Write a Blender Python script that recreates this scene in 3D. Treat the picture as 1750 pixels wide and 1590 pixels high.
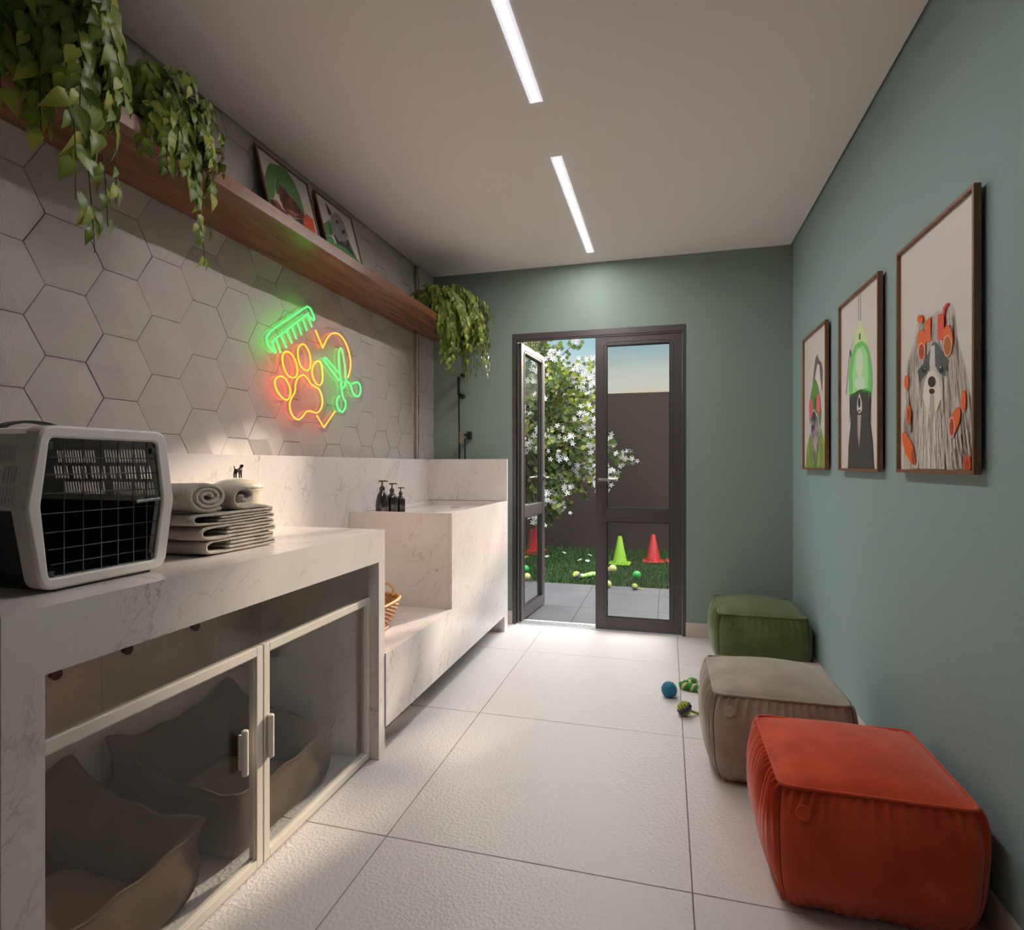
import bpy, bmesh, math, random
from mathutils import Vector, Matrix, noise
PI = math.pi
S = bpy.context.scene
COL = S.collection
for o in list(bpy.data.objects): bpy.data.objects.remove(o)

# ---------------------------------------------------------------- camera
cam_d = bpy.data.cameras.new('camera')
cam_d.sensor_fit = 'HORIZONTAL'; cam_d.sensor_width = 36.0
cam_d.lens = 980.0 / 1750.0 * 36.0
cam_d.clip_start = 0.02; cam_d.clip_end = 200
cam = bpy.data.objects.new('camera', cam_d); COL.objects.link(cam)
cam.location = (0, 0, 1.2); cam.rotation_euler = (PI / 2, 0, math.radians(15.1))
S.camera = cam

# ---------------------------------------------------------------- view and exposure
S.view_settings.view_transform = 'Standard'; S.view_settings.look = 'None'
S.view_settings.gamma = 1.0; S.view_settings.use_curve_mapping = False
S.view_settings.exposure = 0.36
LAMP_POWER = 102.0       # strength of the linear ceiling lights
SKY = 1.05
SKY_TOP = 9.0
SUN = 5.2

# ---------------------------------------------------------------- sky
W = bpy.data.worlds.new('sky'); S.world = W; W.use_nodes = True
nt = W.node_tree; nt.nodes.clear()
def N(nt, t, **k):
    n = nt.nodes.new(t)
    for a, b in k.items():
        if a.startswith('_'): setattr(n, a[1:], b)
        else: n.inputs[a.replace('__', ' ')].default_value = b
    return n
out = N(nt, 'ShaderNodeOutputWorld'); bg = N(nt, 'ShaderNodeBackground', Strength=SKY)
tc = N(nt, 'ShaderNodeTexCoord'); sx = N(nt, 'ShaderNodeSeparateXYZ')
nt.links.new(tc.outputs['Generated'], sx.inputs[0])
rp = N(nt, 'ShaderNodeValToRGB'); e = rp.color_ramp.elements
e[0].position = 0.0; e[0].color = (0.70, 0.55, 0.36, 1)
e[1].position = 1.0; e[1].color = (0.95, 0.95, 0.93, 1)
for p, c in ((0.115, (0.70, 0.60, 0.42, 1)), (0.15, (0.56, 0.57, 0.50, 1)), (0.20, (0.30, 0.46, 0.52, 1)), (0.27, (0.26, 0.42, 0.50, 1)), (0.36, (0.42, 0.52, 0.58, 1)), (0.5, (.85, .87, .87, 1))):
    x = e.new(p); x.color = c
nt.links.new(sx.outputs[2], rp.inputs[0])
mp = N(nt, 'ShaderNodeMapping'); mp.inputs['Scale'].default_value = (2.2, 2.2, 16)
nz = N(nt, 'ShaderNodeTexNoise', Scale=2.0, Detail=5.0)
nt.links.new(tc.outputs['Generated'], mp.inputs[0]); nt.links.new(mp.outputs[0], nz.inputs[0])
r2 = N(nt, 'ShaderNodeValToRGB'); r2.color_ramp.elements[0].position = .52; r2.color_ramp.elements[1].position = .72
nt.links.new(nz.outputs['Fac'], r2.inputs[0])
mx = N(nt, 'ShaderNodeMix', _data_type='RGBA'); mx.inputs[7].default_value = (0.60, 0.66, 0.66, 1)
ml = N(nt, 'ShaderNodeMath', _operation='MULTIPLY'); ml.inputs[1].default_value = .55
nt.links.new(r2.outputs[0], ml.inputs[0]); nt.links.new(ml.outputs[0], mx.inputs[0])
nt.links.new(rp.outputs[0], mx.inputs[6]); nt.links.new(mx.outputs[2], bg.inputs[0])
mr = N(nt, 'ShaderNodeMapRange', _interpolation_type='SMOOTHSTEP'); mr.inputs[1].default_value = .30; mr.inputs[2].default_value = .62
mr.inputs[3].default_value = SKY; mr.inputs[4].default_value = SKY_TOP          # unseen upper sky brightened to add daylight through the door
nt.links.new(sx.outputs[2], mr.inputs[0]); nt.links.new(mr.outputs[0], bg.inputs['Strength'])
nt.links.new(bg.outputs[0], out.inputs[0])

# ---------------------------------------------------------------- sun (low, over the garden wall) and the door's sky portal
sd = bpy.data.lights.new('sun', 'SUN'); sd.energy = SUN; sd.angle = math.radians(3.0); sd.color = (1.0, .85, .66)
sun = bpy.data.objects.new('sun', sd); COL.objects.link(sun)
_el, _az = math.radians(19.3), math.radians(21)      # towards +Y, a little to +X
_d = Vector((math.sin(_az) * math.cos(_el), math.cos(_az) * math.cos(_el), math.sin(_el)))
sun.rotation_euler = _d.to_track_quat('Z', 'Y').to_euler()
pd = bpy.data.lights.new('door_portal', 'AREA'); pd.shape = 'RECTANGLE'; pd.size = 1.2; pd.size_y = 2.1
pd.cycles.is_portal = True
po = bpy.data.objects.new('door_portal', pd); COL.objects.link(po)
po.location = (-.5, 4.36, 1.08); po.rotation_euler = (-PI / 2, 0, 0)

# ================================================================ helpers
def lin(c):
    return tuple((v / 12.92 if v <= .04045 else ((v + .055) / 1.055) ** 2.4) for v in c)
def rgb(r, g, b, k=1.0):
    return tuple(min(v * k, 1) for v in lin((r / 255, g / 255, b / 255))) + (1,)
MATS = {}
def mat(name, color=(.5, .5, .5, 1), rough=.5, metal=0., bump=None, spec=.5, coat=0, sheen=0, trans=0, ior=1.45, emit=None, estr=0, sub=0, var=None, colattr=None, croug=.1):
    m = bpy.data.materials.new(name); m.use_nodes = True; nt = m.node_tree
    b = nt.nodes['Principled BSDF']
    b.inputs['Base Color'].default_value = color; b.inputs['Roughness'].default_value = rough
    b.inputs['Metallic'].default_value = metal; b.inputs['Specular IOR Level'].default_value = spec
    b.inputs['Coat Weight'].default_value = coat; b.inputs['Coat Roughness'].default_value = croug
    b.inputs['Sheen Weight'].default_value = sheen
    b.inputs['Transmission Weight'].default_value = trans; b.inputs['IOR'].default_value = ior
    if emit: b.inputs['Emission Color'].default_value = emit; b.inputs['Emission Strength'].default_value = estr
    if colattr:
        a = N(nt, 'ShaderNodeVertexColor'); a.layer_name = colattr
        nt.links.new(a.outputs[0], b.inputs['Base Color'])
    if var:      # (scale, color2, lo, hi)
        t = N(nt, 'ShaderNodeTexCoord'); z = N(nt, 'ShaderNodeTexNoise', Scale=var[0], Detail=6.0)
        nt.links.new(t.outputs['Object'], z.inputs[0])
        r = N(nt, 'ShaderNodeValToRGB'); r.color_ramp.elements[0].position = var[2]; r.color_ramp.elements[1].position = var[3]
        r.color_ramp.elements[0].color = color; r.color_ramp.elements[1].color = var[1]
        nt.links.new(z.outputs['Fac'], r.inputs[0]); nt.links.new(r.outputs[0], b.inputs['Base Color'])
    if bump:     # (scale, strength, distance)
        t = N(nt, 'ShaderNodeTexCoord'); z = N(nt, 'ShaderNodeTexNoise', Scale=bump[0], Detail=3.0)
        nt.links.new(t.outputs['Object'], z.inputs[0])
        bp = N(nt, 'ShaderNodeBump', Strength=bump[1], Distance=bump[2])
        nt.links.new(z.outputs['Fac'], bp.inputs['Height']); nt.links.new(bp.outputs[0], b.inputs['Normal'])
    MATS[name] = m
    return m

class MB:
    def __init__(s): s.v = []; s.f = []; s.uv = {}; s.c = {}; s.fm = {}
    def add(s, vs, fs, col=None, xf=None, mi=0):
        o = len(s.v)
        for p in vs:
            s.v.append(tuple(xf @ Vector(p)) if xf is not None else tuple(p))
        for f in fs:
            i = len(s.f); s.f.append(tuple(o + k for k in f))
            if col is not None: s.c[i] = col
            if mi: s.fm[i] = mi
        return o
    def box(s, x0, y0, z0, x1, y1, z1, **k):
        vs = [(x0, y0, z0), (x1, y0, z0), (x1, y1, z0), (x0, y1, z0), (x0, y0, z1), (x1, y0, z1), (x1, y1, z1), (x0, y1, z1)]
        s.add(vs, [(0, 3, 2, 1), (4, 5, 6, 7), (0, 1, 5, 4), (1, 2, 6, 5), (2, 3, 7, 6), (3, 0, 4, 7)], **k)
        return s
    def prism(s, poly, axis, a, b, **k):
        """poly in the two other axes (order x,y,z without axis), extruded from a to b"""
        def P(u, w, t):
            return {'x': (t, u, w), 'y': (u, t, w), 'z': (u, w, t)}[axis]
        n = len(poly)
        vs = [P(u, w, a) for u, w in poly] + [P(u, w, b) for u, w in poly]
        fs = [tuple(range(n)), tuple(range(2 * n - 1, n - 1, -1))] + [(i, i + n, (i + 1) % n + n, (i + 1) % n) for i in range(n)]
        s.add(vs, fs, **k); return s
    def grid(s, pts, closed_u=False, closed_v=False, **k):
        """pts[i][j]"""
        n, m = len(pts), len(pts[0]); vs = [p for r in pts for p in r]; fs = []
        for i in range(n if closed_u else n - 1):
            for j in range(m if closed_v else m - 1):
                a, b = i, (i + 1) % n; c, d = j, (j + 1) % m
                fs.append((a * m + c, b * m + c, b * m + d, a * m + d))
        s.add(vs, fs, **k); return s
    def tube(s, pts, r, seg=8, closed=False, cap=True, **k):
        pts = [Vector(p) for p in pts]; n = len(pts)
        rr = r if isinstance(r, (list, tuple)) else [r] * n
        rings = []; up = None
        for i, p in enumerate(pts):
            if closed: t = pts[(i + 1) % n] - pts[i - 1]
            else: t = pts[min(i + 1, n - 1)] - pts[max(i - 1, 0)]
            if t.length < 1e-9: t = Vector((0, 0, 1))
            t.normalize()
            if up is None:
                up = t.orthogonal().normalized()
            up = (up - t * up.dot(t))
            up = up.normalized() if up.length > 1e-6 else t.orthogonal().normalized()
            w = t.cross(up)
            rings.append([tuple(p + (up * math.cos(2 * PI * a / seg) + w * math.sin(2 * PI * a / seg)) * rr[i]) for a in range(seg)])
        o = len(s.v)
        s.grid(rings, closed_u=closed, closed_v=True, **k)
        if cap and not closed:
            i = len(s.f); s.f.append(tuple(o + a for a in range(seg))[::-1]); s.f.append(tuple(o + (n - 1) * seg + a for a in range(seg)))
            if 'col' in k: s.c[i] = k['col']; s.c[i + 1] = k['col']
        return s
    def lathe(s, prof, seg=32, c=(0, 0, 0), **k):
        rings = [[(c[0] + r * math.cos(2 * PI * a / seg), c[1] + r * math.sin(2 * PI * a / seg), c[2] + z) for a in range(seg)] for r, z in prof]
        s.grid(rings, closed_v=True, **k); return s
    def ball(s, c, r, nu=16, nv=10, **k):
        rx, ry, rz = r if isinstance(r, (tuple, list)) else (r, r, r)
        rings = [[(c[0] + rx * max(math.sin(PI * i / nv), 1e-4) * math.cos(2 * PI * a / nu), c[1] + ry * max(math.sin(PI * i / nv), 1e-4) * math.sin(2 * PI * a / nu), c[2] - rz * math.cos(PI * i / nv)) for a in range(nu)] for i in range(nv + 1)]
        s.grid(rings, closed_v=True, **k); return s
    def build(s, name, material, parent=None, smooth=False, bevel=0, bseg=2, sub=0, loc=None, uvs=None, fixn=False, angle=None):
        me = bpy.data.meshes.new(name); me.from_pydata(s.v, [], s.f); me.update()
        ms = material if isinstance(material, (list, tuple)) else [material]
        for m in ms: me.materials.append(m)
        if s.fm:
            for i, k in s.fm.items(): me.polygons[i].material_index = k
        if s.c:
            at = me.color_attributes.new('Col', 'FLOAT_COLOR', 'CORNER'); L = []
            for p in me.polygons:
                c = s.c.get(p.index, (1, 1, 1, 1)); L.extend(list(c) * p.loop_total)
            at.data.foreach_set('color', L)
        if uvs:
            ul = me.uv_layers.new(name='UV'); L = []
            for p in me.polygons:
                for k in range(p.loop_total): L.extend(uvs[p.index][k])
            ul.data.foreach_set('uv', L)
        if fixn:
            bm = bmesh.new(); bm.from_mesh(me); bmesh.ops.recalc_face_normals(bm, faces=bm.faces); bm.to_mesh(me); bm.free()
        if smooth: me.polygons.foreach_set('use_smooth', [True] * len(me.polygons))
        if angle: me.set_sharp_from_angle(angle=math.radians(angle))
        o = bpy.data.objects.new(name, me); COL.objects.link(o)
        if parent is not None:
            o.parent = parent
            o.matrix_parent_inverse = Matrix.Identity(4)
            off = parent_world(parent)
            me.transform(Matrix.Translation(-off))
        elif loc is not None:
            me.transform(Matrix.Translation(-Vector(loc))); o.location = loc
        if bevel:
            b = o.modifiers.new('bevel', 'BEVEL'); b.width = bevel; b.segments = bseg; b.limit_method = 'ANGLE'; b.angle_limit = math.radians(40)
        if sub:
            b = o.modifiers.new('sub', 'SUBSURF'); b.levels = sub; b.render_levels = sub
        return o
def parent_world(p):
    v = Vector((0, 0, 0))
    while p is not None: v = v + p.location; p = p.parent
    return v
def thing(name, label, cat, loc=(0, 0, 0), group=None):
    o = bpy.data.objects.new(name, None); COL.objects.link(o); o.location = loc; o.empty_display_size = .05
    return tag(o, label, cat, group)
def tag(o, label, cat, group=None):
    o['label'] = label; o['category'] = cat
    if group: o['group'] = group
    return o
def struct(o):
    o['kind'] = 'structure'; return o
def copy_tree(o, parent=None):
    c = o.copy(); COL.objects.link(c); c.parent = parent
    for ch in list(o.children): copy_tree(ch, c)
    return c
def cr(pts, n=6, closed=False):
    """Catmull-Rom through points"""
    P = [Vector(p) for p in pts]; out = []; m = len(P)
    rng = m if closed else m - 1
    for i in range(rng):
        if closed: a, b, c, d = P[i - 1], P[i], P[(i + 1) % m], P[(i + 2) % m]
        else: a, b, c, d = P[max(i - 1, 0)], P[i], P[i + 1], P[min(i + 2, m - 1)]
        for k in range(n):
            t = k / n
            out.append(.5 * ((2 * b) + (c - a) * t + (2 * a - 5 * b + 4 * c - d) * t * t + (3 * b - a - 3 * c + d) * t ** 3))
    if not closed: out.append(P[-1])
    return out

# ================================================================ materials
def marble(name='marble'):
    m = mat(name, rgb(226, 219, 213), rough=.16, spec=.5, coat=.15)
    nt = m.node_tree; b = nt.nodes['Principled BSDF']
    t = N(nt, 'ShaderNodeTexCoord'); m0 = N(nt, 'ShaderNodeMapping'); mp = N(nt, 'ShaderNodeMapping')
    m0.inputs['Rotation'].default_value = (math.radians(32), math.radians(-28), math.radians(12)); mp.inputs['Scale'].default_value = (3.4, 3.4, .8)
    nt.links.new(t.outputs['Object'], m0.inputs[0]); nt.links.new(m0.outputs[0], mp.inputs[0])
    n1 = N(nt, 'ShaderNodeTexNoise', Scale=1.5, Detail=8.0, Roughness=.6, Distortion=.35)
    n2 = N(nt, 'ShaderNodeTexNoise', Scale=1.3, Detail=3.0)
    n3 = N(nt, 'ShaderNodeTexNoise', Scale=3.2, Detail=6.0, Distortion=.6)
    for n in (n1, n2, n3): nt.links.new(mp.outputs[0], n.inputs[0])
    def ridge(src, w):
        a = N(nt, 'ShaderNodeMath', _operation='SUBTRACT'); a.inputs[1].default_value = .5; nt.links.new(src, a.inputs[0])
        c = N(nt, 'ShaderNodeMath', _operation='ABSOLUTE'); nt.links.new(a.outputs[0], c.inputs[0])
        r = N(nt, 'ShaderNodeMapRange'); r.inputs[1].default_value = 0; r.inputs[2].default_value = w; r.inputs[3].default_value = 1; r.inputs[4].default_value = 0
        nt.links.new(c.outputs[0], r.inputs[0]); return r.outputs[0]
    v1 = ridge(n1.outputs['Fac'], .009); v2 = ridge(n3.outputs['Fac'], .012)
    mk = N(nt, 'ShaderNodeMapRange'); mk.inputs[1].default_value = .44; mk.inputs[2].default_value = .62; nt.links.new(n2.outputs['Fac'], mk.inputs[0])
    def mul(a, bb, k=None):
        x = N(nt, 'ShaderNodeMath', _operation='MULTIPLY'); nt.links.new(a, x.inputs[0])
        if k is None: nt.links.new(bb, x.inputs[1])
        else: x.inputs[1].default_value = k
        return x.outputs[0]
    f1 = mul(mul(v1, mk.outputs[0]), None, .8)
    f2 = mul(mul(v2, mk.outputs[0]), None, .5)
    base = N(nt, 'ShaderNodeMix', _data_type='RGBA'); base.inputs[6].default_value = rgb(236, 229, 226); base.inputs[7].default_value = rgb(218, 209, 206)
    nt.links.new(n2.outputs['Fac'], base.inputs[0])
    a = N(nt, 'ShaderNodeMix', _data_type='RGBA'); a.inputs[7].default_value = rgb(172, 140, 112)
    nt.links.new(f1, a.inputs[0]); nt.links.new(base.outputs[2], a.inputs[6])
    c = N(nt, 'ShaderNodeMix', _data_type='RGBA'); c.inputs[7].default_value = rgb(180, 158, 140)
    nt.links.new(f2, c.inputs[0]); nt.links.new(a.outputs[2], c.inputs[6])
    nt.links.new(c.outputs[2], b.inputs['Base Color'])
    return m
def wood(name, c1, c2, axis=1, rough=.42, scale=1.0):
    m = mat(name, c1, rough=rough); nt = m.node_tree; b = nt.nodes['Principled BSDF']
    t = N(nt, 'ShaderNodeTexCoord'); mp = N(nt, 'ShaderNodeMapping')
    sc = [22 * scale] * 3; sc[axis] = 1.6 * scale
    mp.inputs['Scale'].default_value = sc; nt.links.new(t.outputs['Object'], mp.inputs[0])
    n1 = N(nt, 'ShaderNodeTexNoise', Scale=1.0, Detail=7.0, Roughness=.6, Distortion=.6); nt.links.new(mp.outputs[0], n1.inputs[0])
    n2 = N(nt, 'ShaderNodeTexNoise', Scale=5.5, Detail=2.0); nt.links.new(mp.outputs[0], n2.inputs[0])
    r = N(nt, 'ShaderNodeValToRGB'); r.color_ramp.elements[0].position = .3; r.color_ramp.elements[1].position = .68
    r.color_ramp.elements[0].color = c2; r.color_ramp.elements[1].color = c1
    nt.links.new(n1.outputs['Fac'], r.inputs[0])
    r2 = N(nt, 'ShaderNodeValToRGB'); r2.color_ramp.elements[0].position = .60; r2.color_ramp.elements[1].position = .70
    nt.links.new(n2.outputs['Fac'], r2.inputs[0])
    x = N(nt, 'ShaderNodeMix', _data_type='RGBA'); x.inputs[7].default_value = tuple(v * .35 for v in c2[:3]) + (1,)
    k = N(nt, 'ShaderNodeMath', _operation='MULTIPLY'); k.inputs[1].default_value = .55; nt.links.new(r2.outputs[0], k.inputs[0])
    nt.links.new(k.outputs[0], x.inputs[0]); nt.links.new(r.outputs[0], x.inputs[6]); nt.links.new(x.outputs[2], b.inputs['Base Color'])
    return m
def glass(name, tint=(.93, .94, .94, 1), refl=1.0):
    m = bpy.data.materials.new(name); m.use_nodes = True; nt = m.node_tree; nt.nodes.clear()
    o = N(nt, 'ShaderNodeOutputMaterial'); t = N(nt, 'ShaderNodeBsdfTransparent', Color=tint)
    g = N(nt, 'ShaderNodeBsdfGlossy', Roughness=.015); g.inputs['Color'].default_value = (refl, refl, refl, 1)
    lw = N(nt, 'ShaderNodeLayerWeight'); pw = N(nt, 'ShaderNodeMath', _operation='POWER'); pw.inputs[1].default_value = 5
    nt.links.new(lw.outputs['Facing'], pw.inputs[0]); f = N(nt, 'ShaderNodeMath', _operation='MULTIPLY_ADD'); f.inputs[1].default_value = .32; f.inputs[2].default_value = .035
    nt.links.new(pw.outputs[0], f.inputs[0]); x = N(nt, 'ShaderNodeMixShader')
    nt.links.new(f.outputs[0], x.inputs[0]); nt.links.new(t.outputs[0], x.inputs[1]); nt.links.new(g.outputs[0], x.inputs[2])
    nt.links.new(x.outputs[0], o.inputs[0]); MATS[name] = m; return m
def fabric(name, c, weave=900, sheen=.5, c2=None, b=.35, lo=.35, hi=.7):
    m = mat(name, c, rough=.85, spec=.2, sheen=sheen, var=(9, c2 or c, lo, hi), bump=(weave, b, .002)); return m

M_MARBLE = marble()
M_TEAL = mat('teal_paint', rgb(140, 155, 147), rough=.85, spec=.2, bump=(160, .25, .003))
M_TEALR = mat('teal_paint_textured', rgb(150, 173, 172), rough=.6, spec=.35, bump=(95, .35, .004))
M_WHITEWALL = mat('grey_green_paint', rgb(120, 132, 126), rough=.7)
M_CEIL = mat('ceiling_paint', rgb(243, 234, 232), rough=.9, spec=.2)
M_SKIRT = mat('skirting_tile', rgb(205, 192, 182), rough=.35)
M_FLOOR = mat('floor_tile', rgb(221, 214, 211), rough=.27, spec=.5, bump=(85, .6, .006))
M_GROUT = mat('grout', rgb(128, 116, 106), rough=.9)
M_WOOD = wood('walnut_shelf', rgb(136, 88, 62), rgb(92, 56, 38), axis=1, rough=.27)
M_FRAME = wood('picture_frame_wood', rgb(150, 106, 76), rgb(112, 76, 52), axis=2, rough=.4, scale=2)
M_ALU = mat('dark_aluminium', rgb(86, 80, 80), rough=.36, metal=.3, spec=.5)
M_ALUW = mat('white_aluminium', rgb(226, 218, 208), rough=.3)
M_GLASS = glass('clear_glass')
M_GLASSD = glass('door_glass', (.86, .86, .85, 1))
M_ACRYL = glass('acrylic', (.95, .93, .94, 1), .9)
M_BLACK = mat('black_plastic', (.012, .012, .012, 1), rough=.35)
M_CHROME = mat('chrome', (.55, .53, .52, 1), rough=.12, metal=1)
M_WIRE = mat('dark_wire', (.07, .075, .075, 1), rough=.45, metal=.5)
M_LAMPW = mat('white_lamp_frame', (.8, .8, .82, 1), rough=.4, emit=(.8, .8, .9, 1), estr=.62)  # faint emission added so the frame looks edge-lit by the diffuser
M_PRINT = mat('print_paper', (.8, .8, .8, 1), rough=.45, colattr='Col', coat=.25)
M_FENCE = mat('garden_wall_render', rgb(54, 43, 39), rough=.9, bump=(60, .3, .004), var=(1.2, rgb(47, 38, 35), .3, .7))
M_PAVE = mat('paving', rgb(74, 73, 76), rough=.5, var=(3.5, rgb(64, 64, 68), .35, .7), bump=(80, .15, .002))
M_SOIL = mat('soil', rgb(40, 56, 22), rough=1)

# ================================================================ room structure
XL, XR, YB, YF, HC = -1.805, .814, 4.19, -4.2, 2.676
HT = 2.76
# floor tiles, pitch .947 x .957
f = MB()
xs = [-.875 + .945 * i for i in range(-1, 3)]; ys = [1.684 + .957 * i for i in range(-7, 4)]
xs[0] = XL; xs[-1] = XR
ysl = [YF] + [y for y in ys if YF < y < YB] + [YB]
g = .0016
for i in range(len(xs) - 1):
    for j in range(len(ysl) - 1):
        f.box(xs[i] + g, ysl[j] + g, -.02, xs[i + 1] - g, ysl[j + 1] - g, 0)
f.box(XL - .1, YF - .1, -.06, XR + .1, YB + .15, -.0035, mi=1)
struct(f.build('floor', [M_FLOOR, M_GROUT], bevel=.0015))
# ceiling: drop panel with a shadow gap along both side walls, slab above
c = MB(); c.box(-1.79, YF, HC, .803, YB, HC + .03); c.box(XL - .12, YF - .12, HT, XR + .12, YB + .15, HT + .1)
struct(c.build('ceiling', M_CEIL))
w = MB(); w.box(XR, YF, -.02, XR + .12, YB + .15, HT); struct(w.build('wall_right', M_TEALR))
w = MB(); w.box(XL - .12, YF - .12, -.02, XR + .12, YF, HT); struct(w.build('wall_front', M_WHITEWALL))
# far wall with the door opening x -1.126..0.128, z ..2.188
w = MB(); DX0, DX1, DZ = -1.126, .128, 2.188
w.box(XL - .12, YB, -.02, DX0, YB + .15, HT); w.box(DX1, YB, -.02, XR + .12, YB + .15, HT); w.box(DX0, YB, DZ, DX1, YB + .15, HT)
struct(w.build('wall_back', M_TEAL))
w = MB(); w.box(DX0, YB, -.02, DX1, YB + .15, -.001); struct(w.build('trim_1', M_SKIRT))
# left wall: substrate, projecting pier near the corner, hexagonal relief tiles
YP = 3.905
M_PIER = mat('pier_render', rgb(150, 138, 130), rough=.8)
w = MB(); w.box(XL - .12, YF, -.02, XL - .008, YB, HT); struct(w.build('wall_left', M_PIER))
w = MB(); w.box(XL - .008, YP, 1.24, -1.779, YB, HT); struct(w.build('wall_left_pier', M_PIER))
w = MB(); w.box(-1.782, YP - .003, 1.2, -1.7735, YP + .004, HC); struct(w.build('trim_2', mat('tile_edge_trim', rgb(226, 216, 206), rough=.25, metal=.2)))
for k, (x0, x1) in enumerate(((XL + .03, DX0), (DX1, XR))):
    b = MB(); b.box(x0, YB - .012, 0, x1, YB, .1); struct(b.build('baseboard_back_' + ('left', 'right')[k], M_SKIRT, bevel=.002))
b = MB(); b.box(XR - .012, YF, 0, XR, YB - .012, .1); struct(b.build('baseboard_right', M_SKIRT, bevel=.002))

def hex_material():
    m = mat('hexagon_tile', rgb(196, 187, 181), rough=.5); nt = m.node_tree; b = nt.nodes['Principled BSDF']
    uv = N(nt, 'ShaderNodeUVMap'); s1 = N(nt, 'ShaderNodeSeparateXYZ'); nt.links.new(uv.outputs[0], s1.inputs[0])
    k = N(nt, 'ShaderNodeMath', _operation='MULTIPLY'); k.inputs[1].default_value = 2 * PI / .0047
    nt.links.new(s1.outputs[0], k.inputs[0])
    sn = N(nt, 'ShaderNodeMath', _operation='SINE'); nt.links.new(k.outputs[0], sn.inputs[0])
    t = N(nt, 'ShaderNodeTexCoord'); z = N(nt, 'ShaderNodeTexNoise', Scale=260.0, Detail=2.0); nt.links.new(t.outputs['Object'], z.inputs[0])
    ad = N(nt, 'ShaderNodeMath', _operation='MULTIPLY_ADD'); ad.inputs[1].default_value = 1.3
    nt.links.new(z.outputs['Fac'], ad.inputs[0]); nt.links.new(sn.outputs[0], ad.inputs[2])
    bp = N(nt, 'ShaderNodeBump', Strength=.42, Distance=.0009); nt.links.new(ad.outputs[0], bp.inputs['Height'])
    nt.links.new(bp.outputs[0], b.inputs['Normal'])
    return m
def clip(poly, ax, val, keep_less):
    out = []
    for i in range(len(poly)):
        a, b = poly[i - 1], poly[i]
        ina = (a[ax] <= val) == keep_less or a[ax] == val; inb = (b[ax] <= val) == keep_less or b[ax] == val
        if ina != inb:
            t = (val - a[ax]) / (b[ax] - a[ax]); out.append(tuple(a[k] + (b[k] - a[k]) * t for k in range(len(a))))
        if inb: out.append(b)
    return out
def hexwall(y0, y1, z0, z1, xb, name):
    R = .1235; hh = R * math.sqrt(3) / 2; mb = MB(); uvs = {}
    rnd = random.Random(4)
    for ci in range(-30, 20):
        cy = 1.3625 + ci * 1.5 * R
        for ri in range(-10, 10):
            cz = 1.6375 + ri * 2 * hh + (hh if ci % 2 else 0)
            if cy + R < y0 or cy - R > y1 or cz + hh < z0 or cz - hh > z1: continue
            off = rnd.uniform(0, .0015); tl = (rnd.uniform(-.012, .012), rnd.uniform(-.012, .012))
            for sct in range(6):
                a0, a1 = PI / 3 * sct, PI / 3 * (sct + 1); r0 = R - .0015
                A = (cy + r0 * math.cos(a0), cz + r0 * math.sin(a0)); B = (cy + r0 * math.cos(a1), cz + r0 * math.sin(a1))
                ed = Vector((B[0] - A[0], B[1] - A[1])).normalized()
                # face triangle plus skirt
                def P(y, z, x): return (y, z, x + ((y - cy) * tl[0] + (z - cz) * tl[1] if x > xb + .001 else 0), (y - cy) * ed[0] + (z - cz) * ed[1])
                tri = [P(cy, cz, xb + .0150 + off), P(A[0], A[1], xb + .007 + off), P(B[0], B[1], xb + .007 + off)]
                sk = [P(A[0], A[1], xb + .007 + off), P(A[0], A[1], xb), P(B[0], B[1], xb), P(B[0], B[1], xb + .007 + off)]
                for pl in (tri, sk):
                    for ax, v, ls in ((0, y0, False), (0, y1, True), (1, z0, False), (1, z1, True)):
                        pl = clip(pl, ax, v, ls)
                        if len(pl) < 3: break
                    if len(pl) < 3: continue
                    o = len(mb.v)
                    for p in pl: mb.v.append((p[2], p[0], p[1]))
                    uvs[len(mb.f)] = [(p[3], 0) for p in pl]
                    mb.f.append(tuple(range(o, o + len(pl))))
    struct(mb.build(name, HEXM, uvs=uvs))
HEXM = hex_material()
hexwall(YF, YP - .004, 1.2, HC + .05, XL - .008, 'wall_left_tiles')
hexwall(YP + .005, YB, 1.2, HC + .05, -1.779, 'wall_left_pier_tiles')

# ================================================================ outside
M_OUT = M_FENCE
p = MB(); y = YB + .15
px_ = [-.706 + .637 * i for i in range(-5, 6)]; py_ = [YB + .152, 4.81, 5.445, 5.75]
for i in range(len(px_) - 1):
    for j in range(3): p.box(px_[i] + .0025, py_[j] + .0025, -.03, px_[i + 1] - .0025, py_[j + 1] - .0025, 0)
p.box(px_[0], YB + .15, -.05, px_[-1], 5.75, -.006, mi=1)
struct(p.build('patio_paving', [M_PAVE, mat('paving_joint', rgb(70, 68, 70), rough=.9)], bevel=.002))
p = MB(); p.box(-3.9, 5.75, -.06, 2.9, 8.22, -.012); struct(p.build('lawn_soil', M_SOIL))
p = MB(); p.box(-3.9, 8.22, -.1, 2.9, 8.37, 2.215); p.box(-4.05, 4.34, -.1, -3.9, 8.37, 2.215); p.box(2.9, 4.34, -.1, 3.05, 8.37, 2.215)
struct(p.build('garden_wall', M_FENCE, bevel=.004))

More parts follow.
